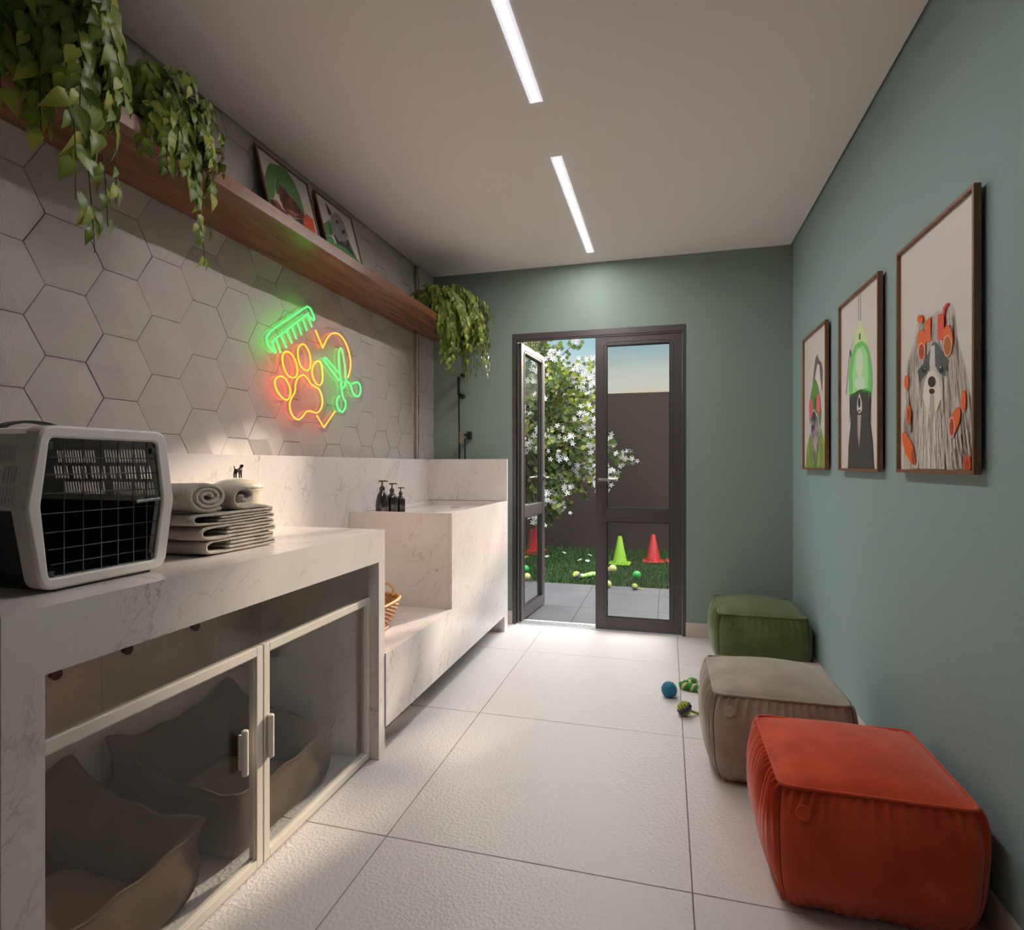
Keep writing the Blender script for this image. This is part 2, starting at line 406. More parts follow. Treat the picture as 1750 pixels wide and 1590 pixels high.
# ================================================================ doors to the garden (top-level structure, with parts)
def ring(mb, x0, z0, x1, z1, w, y0, y1):
    mb.box(x0, y0, z0, x0 + w, y1, z1); mb.box(x1 - w, y0, z0, x1, y1, z1)
    mb.box(x0 + w, y0, z1 - w, x1 - w, y1, z1); mb.box(x0 + w, y0, z0, x1 - w, y1, z0 + w)
fr = MB(); fy0, fy1 = YB - .006, YB + .075
fr.box(DX0, fy0, 0, DX0 + .03, fy1, DZ); fr.box(DX1 - .022, fy0, 0, DX1, fy1, DZ); fr.box(DX0 + .03, fy0, DZ - .045, DX1 - .022, fy1, DZ)
fr.box(DX0 + .03, fy0 + .004, DZ - .058, DX1 - .022, fy0 + .03, DZ - .045)
fr.box(DX0 + .037, fy0 + .006, 0, DX0 + .041, fy1 - .01, DZ - .058)
frame = struct(fr.build('door_1', M_ALU, bevel=.002, loc=(-.5, YB, 0)))
frame['label'] = 'dark aluminium frame of the double garden door'
th = MB(); th.box(DX0 + .03, YB - .004, .0005, DX1 - .022, YB + .09, .008)
th.build('door_threshold', mat('threshold_metal', (.75, .77, .8, 1), rough=.25, metal=.8), parent=frame)
def leaf(name, w, h, label):
    """leaf in local coordinates, hinge at x=0, extends to +x, y centred"""
    t = bpy.data.objects.new(name, None); COL.objects.link(t); t['kind'] = 'structure'; t['label'] = label
    st, z0, zt, r0, r1 = .082, .012, h, .79, .885
    m = MB(); T = .021
    m.box(0, -T, z0, st, T, zt); m.box(w - st, -T, z0, w, T, zt)
    m.box(st, -T, zt - .062, w - st, T, zt); m.box(st, -T, z0, w - st, T, .093); m.box(st, -T, r0, w - st, T, r1)
    # raised chamfered bead around the panes, both faces
    for sgn in (-1, 1):
        o = .022; c = .03; y = sgn * (T + .0015)
        outer = [(st - o, .093 - o + c), (st - o + c, .093 - o), (w - st + o - c, .093 - o), (w - st + o, .093 - o + c), (w - st + o, zt - .062 + o - c), (w - st + o - c, zt - .062 + o), (st - o + c, zt - .062 + o), (st - o, zt - .062 + o - c)]
        m.tube([(a, y, b) for a, b in outer], .0022, seg=6, closed=True)
    m.build('leaf_frame', M_ALU, parent=t, bevel=.002)
    for a, b in ((.093, r0), (r1, zt - .062)):
        g = MB(); g.box(st - .004, -.004, a - .004, w - st + .004, .004, b + .004); g.build('glass_pane', M_GLASSD, parent=t)
        k = MB()
        for sgn in (-1, 1): ring(k, st - .001, a, w - st + .001, b, .006, sgn * .012 - .003, sgn * .012 + .003)
        k.build('glazing_bead', M_BLACK, parent=t)
    hd = MB()
    for sgn in (-1, 1):
        hx = w - .032
        hd.tube([(hx, sgn * T, 1.093), (hx, sgn * (T + .012), 1.093)], .024, seg=20)
        hd.tube([(hx, sgn * (T + .01), 1.093), (hx, sgn * (T + .042), 1.093), (hx - .02, sgn * (T + .048), 1.093), (hx - .115, sgn * (T + .048), 1.093)], [.009, .009, .010, .009], seg=10)
    hd.build('door_handle', mat('handle_metal_' + name, (.22, .2, .19, 1), rough=.3, metal=.7), parent=t, smooth=True, angle=40)
    return t
l1 = leaf('door_2', .615, 2.13, 'open left leaf of the dark garden door')
l1.location = (DX0 + .038, YB + .045, 0); l1.rotation_euler = (0, 0, math.radians(85.2))
l2 = leaf('door_3', .606, 2.13, 'closed right leaf of the dark garden door')
l2.location = (DX1 - .024, YB + .026, 0); l2.rotation_euler = (0, 0, PI)

# ================================================================ ceiling lights
M_DIFF = mat('lamp_diffuser', (1, 1, .97, 1), rough=.5, emit=(1, .95, .94, 1), estr=LAMP_POWER)
def lamp(y0, y1, label):
    t = thing('linear_ceiling_light', label, 'ceiling light', (-.511, (y0 + y1) / 2, HC))
    m = MB(); ring2 = [(-.5375, y0, -.5255, y1), (-.4965, y0, -.4845, y1), (-.5255, y0, -.4965, y0 + .008), (-.5255, y1 - .008, -.4965, y1)]
    for a in ring2: m.box(a[0], a[1], HC - .004, a[2], a[3], HC - .0002)
    m.build('lamp_frame', M_LAMPW, parent=t, bevel=.0007)
    d = MB(); d.box(-.5255, y0 + .008, HC - .002, -.4965, y1 - .008, HC - .0002); d.build('diffuser', M_DIFF, parent=t)
lamp(1.40, 2.275, 'linear ceiling light in the foreground, cut by the top edge of the photo')
lamp(2.703, 3.977, 'linear ceiling light nearer the garden door')

# ================================================================ wooden shelf
m = MB(); m.box(-1.797, YF + .4, 2.167, -1.4855, YB - .002, 2.216)
sh = m.build('wall_shelf', M_WOOD, bevel=.0012, loc=(-1.64, 1.5, 2.167))
tag(sh, 'long brown wooden wall shelf above the neon sign, carrying plants and two framed portraits', 'shelf')

# ================================================================ dog station: marble counter with glazed doors
XF = -1.128
ct = thing('marble_counter', 'long white marble counter with glazed kennel doors below, in the left foreground', 'counter', (-1.45, 1.45, 0))
m = MB(); m.prism([(-1.797, .805), (XF, .805), (XF, .808), (XF, .9332), (-1.797, .9332)], 'y', .738, 2.158)
m.build('worktop', M_MARBLE, parent=ct)
m = MB(); m.box(-1.797, .738, 0, XF, .812, .805); m.build('side_panel', M_MARBLE, parent=ct)
m = MB(); m.box(-1.797, 2.106, 0, XF, 2.158, .8045); m.build('side_panel', M_MARBLE, parent=ct, bevel=.0012)
m = MB(); m.box(-1.797, .813, .0, -1.752, 1.434, .804); m.box(-1.797, 1.438, 0, -1.752, 2.105, .804)
bp = m.build('back_panel', mat('stone_back_panel', rgb(232, 221, 208), rough=.6, var=(60, rgb(206, 194, 180), .55, .8)), parent=ct)
m = MB(); m.box(-1.757, 1.434, .3, -1.7505, 1.438, .804); m.build('joint_strip', M_ALUW, parent=bp)
for yy in (1.281, 1.514, 1.80):
    m = MB(); m.tube([(-1.752, yy, .583), (-1.738, yy, .583)], .012, seg=20); m.tube([(-1.738, yy, .583), (-1.732, yy, .583)], .0165, seg=20)
    m.tube([(-1.7325, yy, .583), (-1.7315, yy, .583)], .008, seg=16)
    m.build('cable_grommet', M_BLACK, parent=bp, smooth=True, angle=35)
m = MB()
for y0, y1 in ((.8135, 1.462), (1.467, 2.104)): m.box(-1.182, y0, .664, -1.175, y1, .8045)
m.build('fixed_glass', M_GLASS, parent=ct)
for k, (y0, y1) in enumerate(((.8135, 1.462), (1.467, 2.104))):
    m = MB(); t = .026; a, b = .008, .661; xa, xb = -1.19, -1.166
    for Y0, Y1, Z0, Z1 in ((y0, y0 + t, a, b), (y1 - t, y1, a, b), (y0 + t, y1 - t, b - t, b), (y0 + t, y1 - t, a, a + t)): m.box(xa, Y0, Z0, xb, Y1, Z1)
    # stepped inner lip
    for Y0, Y1, Z0, Z1 in ((y0 + t, y0 + t + .005, a + t, b - t), (y1 - t - .005, y1 - t, a + t, b - t), (y0 + t, y1 - t, b - t - .005, b - t), (y0 + t, y1 - t, a + t, a + t + .005)): m.box(xa, Y0, Z0, xb - .006, Y1, Z1)
    d = m.build('door', M_ALUW, parent=ct, bevel=.0015)
    g = MB(); g.box(-1.181, y0 + t, a + t, -1.177, y1 - t, b - t); g.build('door_pane', M_GLASS, parent=d)
    hy = y1 - t - .042 if k == 0 else y0 + t + .012 - .012
    hy = 1.376 if k == 0 else 1.4865
    h = MB(); h.tube([(-1.157, hy, .315), (-1.157, hy, .318), (-1.157, hy, .443), (-1.157, hy, .446)], [.006, .0095, .0095, .006], seg=14)
    h.box(-1.177, hy - .004, .33, -1.158, hy + .004, .43)
    h.build('door_handle', M_ALUW, parent=d, smooth=True, angle=40)
    for z in (.13, .53):
        h = MB(); yy = y0 - .001 if k == 0 else y1 - .004
        h.box(-1.1655, yy, z, -1.160, yy + .005, z + .07)
        h.build('hinge', M_ALUW, parent=d)

# ================================================================ pet bath (marble) beyond the counter
bt = thing('pet_bath', 'white marble dog bath with low step and raised basin, beside the garden door', 'bath', (-1.45, 3.1, 0))
XS = -1.124; Y0, YT, Y1 = 2.1595, 2.915, 4.045; ZB, ZS, ZTP = .113, .418, .938
m = MB(); m.prism([(Y0, ZB), (Y1, ZB), (Y1, ZTP), (YT, ZTP), (YT, ZS), (Y0, ZS)], 'x', XS - .02, XS)
m.build('front_panel', M_MARBLE, parent=bt, bevel=.001)
m = MB(); m.box(-1.797, Y0, ZS - .02, XS - .0205, YT + .02, ZS); m.build('step_top', M_MARBLE, parent=bt, bevel=.001)
m = MB(); m.box(-1.745, YT, ZS + .0003, XS - .0205, YT + .02, ZTP); m.build('basin_side', M_MARBLE, parent=bt, bevel=.001)
m = MB(); m.box(-1.745, YT + .0205, .89, XS - .0205, Y1 - .06, .905)       # basin floor
m.box(-1.745, YT + .0205, .9055, -1.70, Y1 - .06, ZTP - .004); m.box(-1.745, Y1 - .0595, .89, XS - .0205, Y1 - .0205, ZTP - .002)
m.build('basin', M_MARBLE, parent=bt, bevel=.001)
m = MB(); m.tube([(-1.42, 3.75, .9052), (-1.42, 3.75, .9075)], .035, seg=24); m.build('drain', M_CHROME, parent=bt)
m = MB(); m.box(-1.797, Y0, 0, XS - .05, Y0 + .03, ZB + .3); m.box(-1.60, Y1 - .30, 0, XS - .14, Y1 - .27, ZB + .3)
m.box(-1.797, Y0, 0, -1.42, Y1 - .02, ZB + .28); m.build('plinth', M_MARBLE, parent=bt)
m = MB(); m.box(XS - .22, Y1 - .082, 0, XS, Y1 - .001, ZB - .0005); m.build('foot', M_MARBLE, parent=bt, bevel=.001)
sp = thing('marble_backsplash', 'white marble upstand along the tiled wall and behind the dog bath', 'backsplash', (-1.77, 2.5, .93))
m = MB(); m.box(-1.797, -.6, .934, -1.7455, 2.159, 1.2435); m.box(-1.797, 2.1595, ZS + .001, -1.7455, Y1 - .021, 1.2435); m.build('long_upstand', M_MARBLE, parent=sp, bevel=.001)
m = MB(); m.box(-1.775, Y1 - .0205, ZTP + .0005, XS, Y1, 1.2435); m.build('end_upstand', M_MARBLE, parent=sp, bevel=.001)

# ================================================================ pictures
def art_faces(mb, art, place, base=(232, 224, 218), k=1.55, step=.00012):
    """place(u, v, d) -> world point; the drawing is layered flat shapes printed on the sheet"""
    i = 0
    mb.add([place(0, 0, 0), place(1, 0, 0), place(1, 1, 0), place(0, 1, 0)], [(0, 1, 2, 3)], col=rgb(*base, 1))
    for col, poly in art:
        i += 1; mb.add([place(u, v, i * step) for u, v in poly], [tuple(range(len(poly)))], col=rgb(*col, k if i > 1 else 1.25))
    return (i + 1) * step
def hair(mb, place, d, rnd, n, src, dirf, cols, L, wd, k=1.35):
    for j in range(n):
        u, v = src(rnd); col = rgb(*rnd.choice(cols), k); ln = L * rnd.uniform(.5, 1.2); q = []
        p = (u, v); pts = [p]
        for s_ in range(4):
            du, dv = dirf(*p, rnd); p = (p[0] + du * ln / 4, p[1] + dv * ln / 4); p = (min(max(p[0], .005), .995), min(max(p[1], .004), .995)); pts.append(p)
        L1, R1 = [], []
        for s_, p in enumerate(pts):
            w_ = wd * (1 - abs(s_ / 4 - .4)) * .5
            L1.append((p[0] - w_, p[1])); R1.append((p[0] + w_, p[1]))
        pl = [place(a, b, d + j * 2e-7) for a, b in L1] + [place(a, b, d + j * 2e-7) for a, b in R1]
        mb.add(pl, [(s_, s_ + 1, s_ + 6, s_ + 5) for s_ in range(4)], col=col)
def wall_picture(yn, yf, label, art, hairs):
    z0, z1, xf, xb = 1.174, 1.948, .785, .803
    t = thing('framed_picture', label, 'picture', (XR, (yn + yf) / 2, z0), 'framed dog portraits on the right wall')
    m = MB(); w_ = .011
    for a in ((yn, yn + w_, z0, z1), (yf - w_, yf, z0, z1), (yn + w_, yf - w_, z1 - w_, z1), (yn + w_, yf - w_, z0, z0 + w_)): m.box(xf, a[0], a[2], xb, a[1], a[3])
    m.build('frame', M_FRAME, parent=t, bevel=.001)
    m = MB(); m.box(xb - .006, yn + w_, z0 + w_, xb, yf - w_, z1 - w_); m.box(xb, yn + .06, z0 + .1, XR, yf - .06, z1 - .06)
    m.build('backing_board', M_BLACK, parent=t)
    X = xb - .0065
    def place(u, v, d): return (X - d, yf - w_ - u * (yf - yn - 2 * w_), z0 + w_ + v * (z1 - z0 - 2 * w_))
    m = MB(); d = art_faces(m, art, place)
    hairs(m, place, d)
    m.build('portrait_print', M_PRINT, parent=t)
ART_A=[((110,98,95),[(0.596,0.831),(0.516,0.803),(0.431,0.705),(0.382,0.608),(0.478,0.655),(0.563,0.692),(0.688,0.745),(0.733,0.645),(0.806,0.521),(0.841,0.679),(0.79,0.743),(0.68,0.777)]),((205,192,188),[(0.61,0.755),(0.527,0.695),(0.502,0.66),(0.62,0.619),(0.733,0.527),(0.729,0.645),(0.68,0.74)]),((88,130,60),[(0.478,0.665),(0.382,0.616),(0.271,0.531),(0.22,0.455),(0.261,0.325),(0.341,0.4),(0.431,0.439),(0.62,0.385),(0.733,0.279),(0.79,0.383),(0.745,0.496),(0.643,0.587),(0.563,0.639)]),((55,90,40),[(0.502,0.521),(0.469,0.44),(0.535,0.436),(0.563,0.509)]),((205,90,100),[(0.4,0.447),(0.392,0.412),(0.367,0.387),(0.333,0.372),(0.292,0.375),(0.255,0.392),(0.229,0.421),(0.22,0.457),(0.229,0.492),(0.255,0.519),(0.292,0.532),(0.333,0.528),(0.367,0.511),(0.392,0.481)]),((160,60,70),[(0.745,0.456),(0.737,0.423),(0.71,0.397),(0.673,0.385),(0.631,0.388),(0.592,0.404),(0.563,0.433),(0.555,0.468),(0.563,0.503),(0.592,0.528),(0.631,0.54),(0.673,0.536),(0.71,0.519),(0.737,0.489)]),((210,100,108),[(0.733,0.456),(0.724,0.427),(0.702,0.403),(0.669,0.391),(0.633,0.393),(0.6,0.409),(0.578,0.436),(0.569,0.468),(0.578,0.499),(0.6,0.523),(0.633,0.533),(0.669,0.531),(0.702,0.515),(0.724,0.488)]),((150,135,140),[(0.431,0.427),(0.331,0.369),(0.331,0.236),(0.431,0.14),(0.516,0.055),(0.665,0.204),(0.702,0.277),(0.62,0.373)]),((45,42,44),[(0.431,0.427),(0.341,0.369),(0.371,0.267),(0.478,0.263),(0.563,0.351),(0.527,0.405)]),((190,180,180),[(0.406,0.219),(0.62,0.243),(0.573,0.115),(0.516,0.055),(0.431,0.14)]),((128,150,72),[(0.071,0),(0.114,0.139),(0.271,0.263),(0.357,0.228),(0.431,0.14),(0.516,0.048),(0.665,0.204),(0.763,0.289),(0.884,0.197),(0.967,0.117),(0.976,0)]),((90,115,50),[(0.478,0),(0.431,0.109),(0.508,0.055),(0.688,0.217),(0.665,0.129),(0.573,0)]),((90,115,50),[(0.271,0.259),(0.241,0.136),(0.331,0.04),(0.302,0.135)])]
ART_B=[((70,95,80),[(0.492,1),(0.504,1),(0.504,0.843),(0.492,0.845)]),((70,95,80),[(0.543,1),(0.557,1),(0.557,0.835),(0.543,0.836)]),((150,150,150),[(0.482,0.811),(0.368,0.757),(0.301,0.717),(0.323,0.712),(0.388,0.749),(0.492,0.803)]),((90,90,90),[(0.313,0.681),(0.309,0.672),(0.299,0.664),(0.285,0.661),(0.27,0.664),(0.256,0.669),(0.248,0.679),(0.244,0.691),(0.248,0.7),(0.256,0.708),(0.27,0.711),(0.285,0.708),(0.299,0.701),(0.309,0.692)]),((110,110,110),[(0.234,0.673),(0.191,0.568),(0.142,0.457),(0.169,0.453),(0.213,0.564),(0.254,0.669)]),((188,205,150),[(0.51,0.845),(0.547,0.839),(0.656,0.763),(0.742,0.679),(0.559,0.711),(0.335,0.707),(0.402,0.773)]),((30,120,70),[(0.51,0.771),(0.553,0.764),(0.553,0.728),(0.51,0.735)]),((105,185,95),[(0.575,0.719),(0.402,0.719),(0.285,0.657),(0.234,0.564),(0.244,0.456),(0.301,0.343),(0.417,0.407),(0.559,0.433),(0.709,0.417),(0.764,0.381),(0.756,0.34),(0.807,0.372),(0.835,0.439),(0.835,0.515),(0.793,0.595),(0.736,0.66),(0.65,0.701)]),((150,205,140),[(0.467,0.689),(0.62,0.688),(0.722,0.629),(0.75,0.511),(0.736,0.441),(0.559,0.449),(0.352,0.44),(0.335,0.553),(0.386,0.644)]),((190,215,180),[(0.62,0.589),(0.61,0.556),(0.587,0.532),(0.549,0.52),(0.508,0.524),(0.47,0.544),(0.443,0.575),(0.433,0.611),(0.443,0.645),(0.47,0.671),(0.508,0.681),(0.549,0.676),(0.587,0.656),(0.61,0.625)]),((185,212,180),[(0.679,0.472),(0.665,0.456),(0.63,0.445),(0.575,0.443),(0.514,0.448),(0.457,0.461),(0.415,0.479),(0.402,0.499),(0.415,0.515),(0.457,0.525),(0.514,0.527),(0.575,0.521),(0.63,0.508),(0.665,0.491)]),((62,140,60),[(0.262,0.44),(0.335,0.441),(0.559,0.449),(0.764,0.423),(0.815,0.409),(0.799,0.379),(0.764,0.4),(0.559,0.435),(0.402,0.419),(0.309,0.345)]),((62,56,55),[(0.319,0.345),(0.402,0.405),(0.482,0.428),(0.591,0.428),(0.722,0.415),(0.76,0.343),(0.793,0.252),(0.848,0.136),(0.874,0),(0.217,0),(0.234,0.137),(0.301,0.276)]),((195,188,182),[(0.535,0.432),(0.476,0.383),(0.467,0.336),(0.535,0.311),(0.604,0.327),(0.598,0.373)]),((35,32,34),[(0.565,0.373),(0.563,0.36),(0.553,0.351),(0.539,0.345),(0.524,0.347),(0.51,0.353),(0.5,0.364),(0.498,0.377),(0.5,0.391),(0.51,0.4),(0.524,0.404),(0.539,0.403),(0.553,0.396),(0.563,0.385)]),((60,55,55),[(0.569,0.325),(0.565,0.324),(0.555,0.323),(0.539,0.323),(0.524,0.324),(0.508,0.325),(0.498,0.328),(0.494,0.331),(0.498,0.332),(0.508,0.333),(0.524,0.333),(0.539,0.333),(0.555,0.331),(0.565,0.328)]),((160,148,142),[(0.488,0.307),(0.585,0.301),(0.559,0.196),(0.53,0.117),(0.492,0.199)])]
ART_C=[((188,181,174),[(0.247,0),(0.088,0.073),(0.078,0.168),(0.11,0.213),(0.088,0.297),(0.1,0.356),(0.088,0.452),(0.143,0.516),(0.237,0.579),(0.267,0.631),(0.325,0.655),(0.412,0.635),(0.484,0.639),(0.563,0.644),(0.647,0.621),(0.702,0.641),(0.757,0.627),(0.78,0.579),(0.788,0.513),(0.825,0.46),(0.875,0.396),(0.918,0.325),(0.937,0.239),(0.951,0.173),(0.924,0.113),(0.973,0.043),(0.978,0)]),((120,108,100),[(0.718,0.109),(0.81,0.228),(0.896,0.28),(0.922,0.231),(0.896,0.167),(0.931,0.104),(0.967,0.043),(0.973,0.001),(0.78,0.0),(0.733,0.059)]),((120,108,104),[(0.088,0.297),(0.175,0.356),(0.212,0.267),(0.216,0.163),(0.116,0.167)]),((150,140,135),[(0.11,0.449),(0.175,0.519),(0.296,0.553),(0.296,0.463),(0.216,0.381),(0.11,0.356)]),((74,80,78),[(0.296,0.429),(0.384,0.453),(0.457,0.488),(0.512,0.523),(0.563,0.516),(0.655,0.463),(0.71,0.42),(0.675,0.367),(0.606,0.384),(0.537,0.429),(0.502,0.439),(0.439,0.404),(0.325,0.376)]),((190,182,176),[(0.484,0.511),(0.541,0.508),(0.547,0.424),(0.563,0.401),(0.484,0.409),(0.471,0.443)]),((205,198,190),[(0.449,0.403),(0.394,0.364),(0.375,0.311),(0.429,0.252),(0.502,0.221),(0.573,0.244),(0.631,0.291),(0.606,0.355),(0.555,0.396),(0.502,0.413)]),((20,20,20),[(0.425,0.42),(0.422,0.415),(0.414,0.411),(0.4,0.411),(0.386,0.412),(0.373,0.416),(0.365,0.421),(0.361,0.427),(0.365,0.432),(0.373,0.436),(0.386,0.437),(0.4,0.436),(0.414,0.432),(0.422,0.427)]),((20,20,20),[(0.659,0.395),(0.655,0.389),(0.647,0.387),(0.637,0.385),(0.624,0.387),(0.614,0.389),(0.606,0.395),(0.602,0.401),(0.606,0.405),(0.614,0.409),(0.624,0.411),(0.637,0.409),(0.647,0.405),(0.655,0.4)]),((240,240,235),[(0.414,0.427),(0.412,0.424),(0.406,0.424),(0.402,0.425),(0.398,0.428),(0.402,0.431),(0.406,0.432),(0.412,0.429)]),((240,240,235),[(0.627,0.408),(0.625,0.405),(0.62,0.404),(0.614,0.407),(0.61,0.411),(0.614,0.413),(0.62,0.413),(0.625,0.412)]),((52,38,36),[(0.559,0.357),(0.553,0.348),(0.539,0.341),(0.518,0.339),(0.494,0.34),(0.473,0.347),(0.457,0.356),(0.453,0.367),(0.457,0.377),(0.473,0.384),(0.494,0.385),(0.518,0.384),(0.539,0.377),(0.553,0.368)]),((45,34,32),[(0.545,0.32),(0.541,0.315),(0.529,0.312),(0.514,0.311),(0.498,0.312),(0.482,0.316),(0.471,0.321),(0.467,0.327),(0.471,0.331),(0.482,0.335),(0.498,0.335),(0.514,0.333),(0.529,0.331),(0.541,0.325)]),((170,160,152),[(0.484,0.313),(0.529,0.309),(0.537,0.235),(0.506,0.216),(0.471,0.249)]),((205,95,40),[(0.382,0.64),(0.378,0.633),(0.367,0.628),(0.349,0.627),(0.331,0.631),(0.314,0.637),(0.302,0.645),(0.296,0.655),(0.302,0.661),(0.314,0.667),(0.331,0.667),(0.349,0.664),(0.367,0.657),(0.378,0.649)]),((205,95,40),[(0.416,0.624),(0.49,0.633),(0.494,0.531),(0.416,0.536)]),((205,75,60),[(0.586,0.625),(0.663,0.616),(0.669,0.527),(0.631,0.515),(0.58,0.527)]),((205,75,60),[(0.647,0.616),(0.655,0.64),(0.702,0.652),(0.714,0.644),(0.675,0.632),(0.663,0.612)]),((205,95,40),[(0.429,0.54),(0.424,0.519),(0.406,0.504),(0.38,0.497),(0.353,0.501),(0.325,0.515),(0.308,0.535),(0.3,0.559),(0.308,0.58),(0.325,0.595),(0.353,0.6),(0.38,0.596),(0.406,0.583),(0.424,0.563)]),((225,150,140),[(0.424,0.496),(0.418,0.48),(0.402,0.468),(0.378,0.464),(0.355,0.467),(0.331,0.477),(0.314,0.493),(0.308,0.511),(0.314,0.528),(0.331,0.54),(0.355,0.544),(0.378,0.54),(0.402,0.529),(0.418,0.515)]),((150,62,25),[(0.408,0.499),(0.404,0.484),(0.392,0.475),(0.376,0.471),(0.357,0.472),(0.341,0.481),(0.329,0.495),(0.324,0.509),(0.329,0.523),(0.341,0.533),(0.357,0.537),(0.376,0.535),(0.392,0.527),(0.404,0.513)]),((205,95,40),[(0.775,0.493),(0.769,0.468),(0.751,0.449),(0.725,0.441),(0.698,0.444),(0.673,0.46),(0.655,0.484),(0.649,0.512),(0.655,0.537),(0.673,0.556),(0.698,0.564),(0.725,0.56),(0.751,0.544),(0.769,0.52)]),((225,150,140),[(0.763,0.476),(0.759,0.457),(0.743,0.445),(0.724,0.44),(0.698,0.443),(0.676,0.453),(0.663,0.471),(0.657,0.491),(0.663,0.508),(0.676,0.521),(0.698,0.525),(0.724,0.523),(0.743,0.511),(0.759,0.495)]),((160,95,35),[(0.755,0.477),(0.751,0.461),(0.739,0.451),(0.722,0.445),(0.702,0.448),(0.686,0.457),(0.675,0.472),(0.669,0.488),(0.675,0.504),(0.686,0.515),(0.702,0.52),(0.722,0.517),(0.739,0.508),(0.751,0.493)]),((205,95,40),[(0.173,0.391),(0.169,0.377),(0.159,0.367),(0.143,0.361),(0.125,0.363),(0.11,0.371),(0.1,0.384),(0.096,0.399),(0.1,0.412),(0.11,0.423),(0.125,0.427),(0.143,0.425),(0.159,0.417),(0.169,0.405)]),((205,95,40),[(0.208,0.247),(0.204,0.227),(0.194,0.212),(0.178,0.204),(0.163,0.205),(0.147,0.215),(0.135,0.231),(0.131,0.251),(0.135,0.271),(0.147,0.285),(0.163,0.293),(0.178,0.292),(0.194,0.283),(0.204,0.267)]),((150,62,25),[(0.196,0.244),(0.194,0.232),(0.188,0.223),(0.178,0.219),(0.171,0.219),(0.161,0.224),(0.155,0.235),(0.153,0.247),(0.155,0.259),(0.161,0.268),(0.171,0.273),(0.178,0.272),(0.188,0.267),(0.194,0.256)]),((205,95,40),[(0.241,0.1),(0.271,0.067),(0.282,0.04),(0.273,0.024),(0.243,0.021),(0.2,0.033),(0.151,0.057),(0.106,0.089),(0.073,0.124),(0.061,0.153),(0.071,0.169),(0.102,0.172),(0.149,0.157),(0.198,0.132)]),((150,62,25),[(0.273,0.056),(0.271,0.041),(0.263,0.029),(0.251,0.021),(0.239,0.021),(0.227,0.029),(0.22,0.041),(0.216,0.057),(0.22,0.072),(0.227,0.084),(0.239,0.091),(0.251,0.091),(0.263,0.084),(0.271,0.072)]),((205,95,40),[(0.853,0.18),(0.831,0.16),(0.804,0.144),(0.775,0.137),(0.751,0.14),(0.737,0.152),(0.737,0.172),(0.749,0.195),(0.773,0.216),(0.8,0.231),(0.829,0.237),(0.851,0.233),(0.865,0.221),(0.865,0.203)]),((225,150,140),[(0.806,0.163),(0.802,0.145),(0.792,0.132),(0.776,0.125),(0.759,0.125),(0.743,0.133),(0.733,0.148),(0.729,0.167),(0.733,0.184),(0.743,0.197),(0.759,0.204),(0.776,0.204),(0.792,0.195),(0.802,0.18)]),((150,62,25),[(0.794,0.164),(0.79,0.149),(0.784,0.137),(0.775,0.132),(0.763,0.132),(0.751,0.139),(0.745,0.151),(0.741,0.165),(0.745,0.18),(0.751,0.192),(0.763,0.197),(0.775,0.197),(0.784,0.189),(0.79,0.179)]),((205,95,40),[(0.927,0.253),(0.924,0.237),(0.916,0.224),(0.906,0.217),(0.892,0.219),(0.882,0.227),(0.875,0.241),(0.871,0.257),(0.875,0.275),(0.882,0.288),(0.892,0.295),(0.906,0.293),(0.916,0.285),(0.924,0.271)]),((185,75,40),[(0.978,0.024),(0.975,0.009),(0.963,0),(0.947,0),(0.929,0),(0.912,0),(0.9,0.009),(0.896,0.024),(0.9,0.039),(0.912,0.051),(0.929,0.057),(0.947,0.056),(0.963,0.051),(0.975,0.039)]),((150,62,25),[(0.965,0.019),(0.963,0.009),(0.955,0.001),(0.945,0),(0.935,0),(0.925,0.001),(0.918,0.009),(0.916,0.019),(0.918,0.029),(0.925,0.037),(0.935,0.043),(0.945,0.041),(0.955,0.037),(0.963,0.029)])]
ART_D=[((84,130,72),[(0.262,0.931),(0.188,0.887),(0.13,0.821),(0.024,0.667),(0,0.499),(0,0.392),(0.102,0.446),(0.174,0.538),(0.202,0.648),(0.274,0.749),(0.346,0.81),(0.326,0.712),(0.559,0.659),(0.764,0.486),(0.784,0.583),(0.769,0.767),(0.699,0.905),(0.592,0.992),(0.452,0.99)]),((60,100,52),[(0.346,0.81),(0.28,0.751),(0.203,0.639),(0.199,0.558),(0.239,0.546),(0.321,0.699)]),((40,34,34),[(0.006,0.401),(0.109,0.444),(0.14,0.379),(0.277,0.394),(0.427,0.343),(0.706,0.448),(0.696,0.382),(0.903,0.331),(0.46,0.255),(0,0.263)]),((100,55,38),[(0.326,0.712),(0.258,0.593),(0.246,0.48),(0.272,0.422),(0.338,0.379),(0.518,0.392),(0.704,0.442),(0.769,0.499),(0.676,0.593),(0.554,0.646),(0.431,0.686)]),((38,26,24),[(0.42,0.702),(0.484,0.648),(0.388,0.498),(0.435,0.446),(0.331,0.485),(0.319,0.579)]),((40,28,26),[(0.544,0.622),(0.665,0.567),(0.728,0.498),(0.562,0.496)]),((175,120,95),[(0.363,0.438),(0.477,0.463),(0.542,0.447),(0.625,0.474),(0.529,0.417),(0.42,0.41)]),((120,60,42),[(0.124,0.459),(0.121,0.371),(0.233,0.367),(0.268,0.371),(0.237,0.418),(0.177,0.452)]),((190,175,168),[(0.174,0.538),(0.172,0.46),(0.272,0.422),(0.261,0.476),(0.21,0.534)]),((196,72,40),[(0.813,0.562),(0.706,0.448),(0.678,0.376),(0.793,0.345),(0.945,0.335),(0.96,0.544)]),((225,130,100),[(0.746,0.432),(0.774,0.432),(0.762,0.412),(0.731,0.411)])]
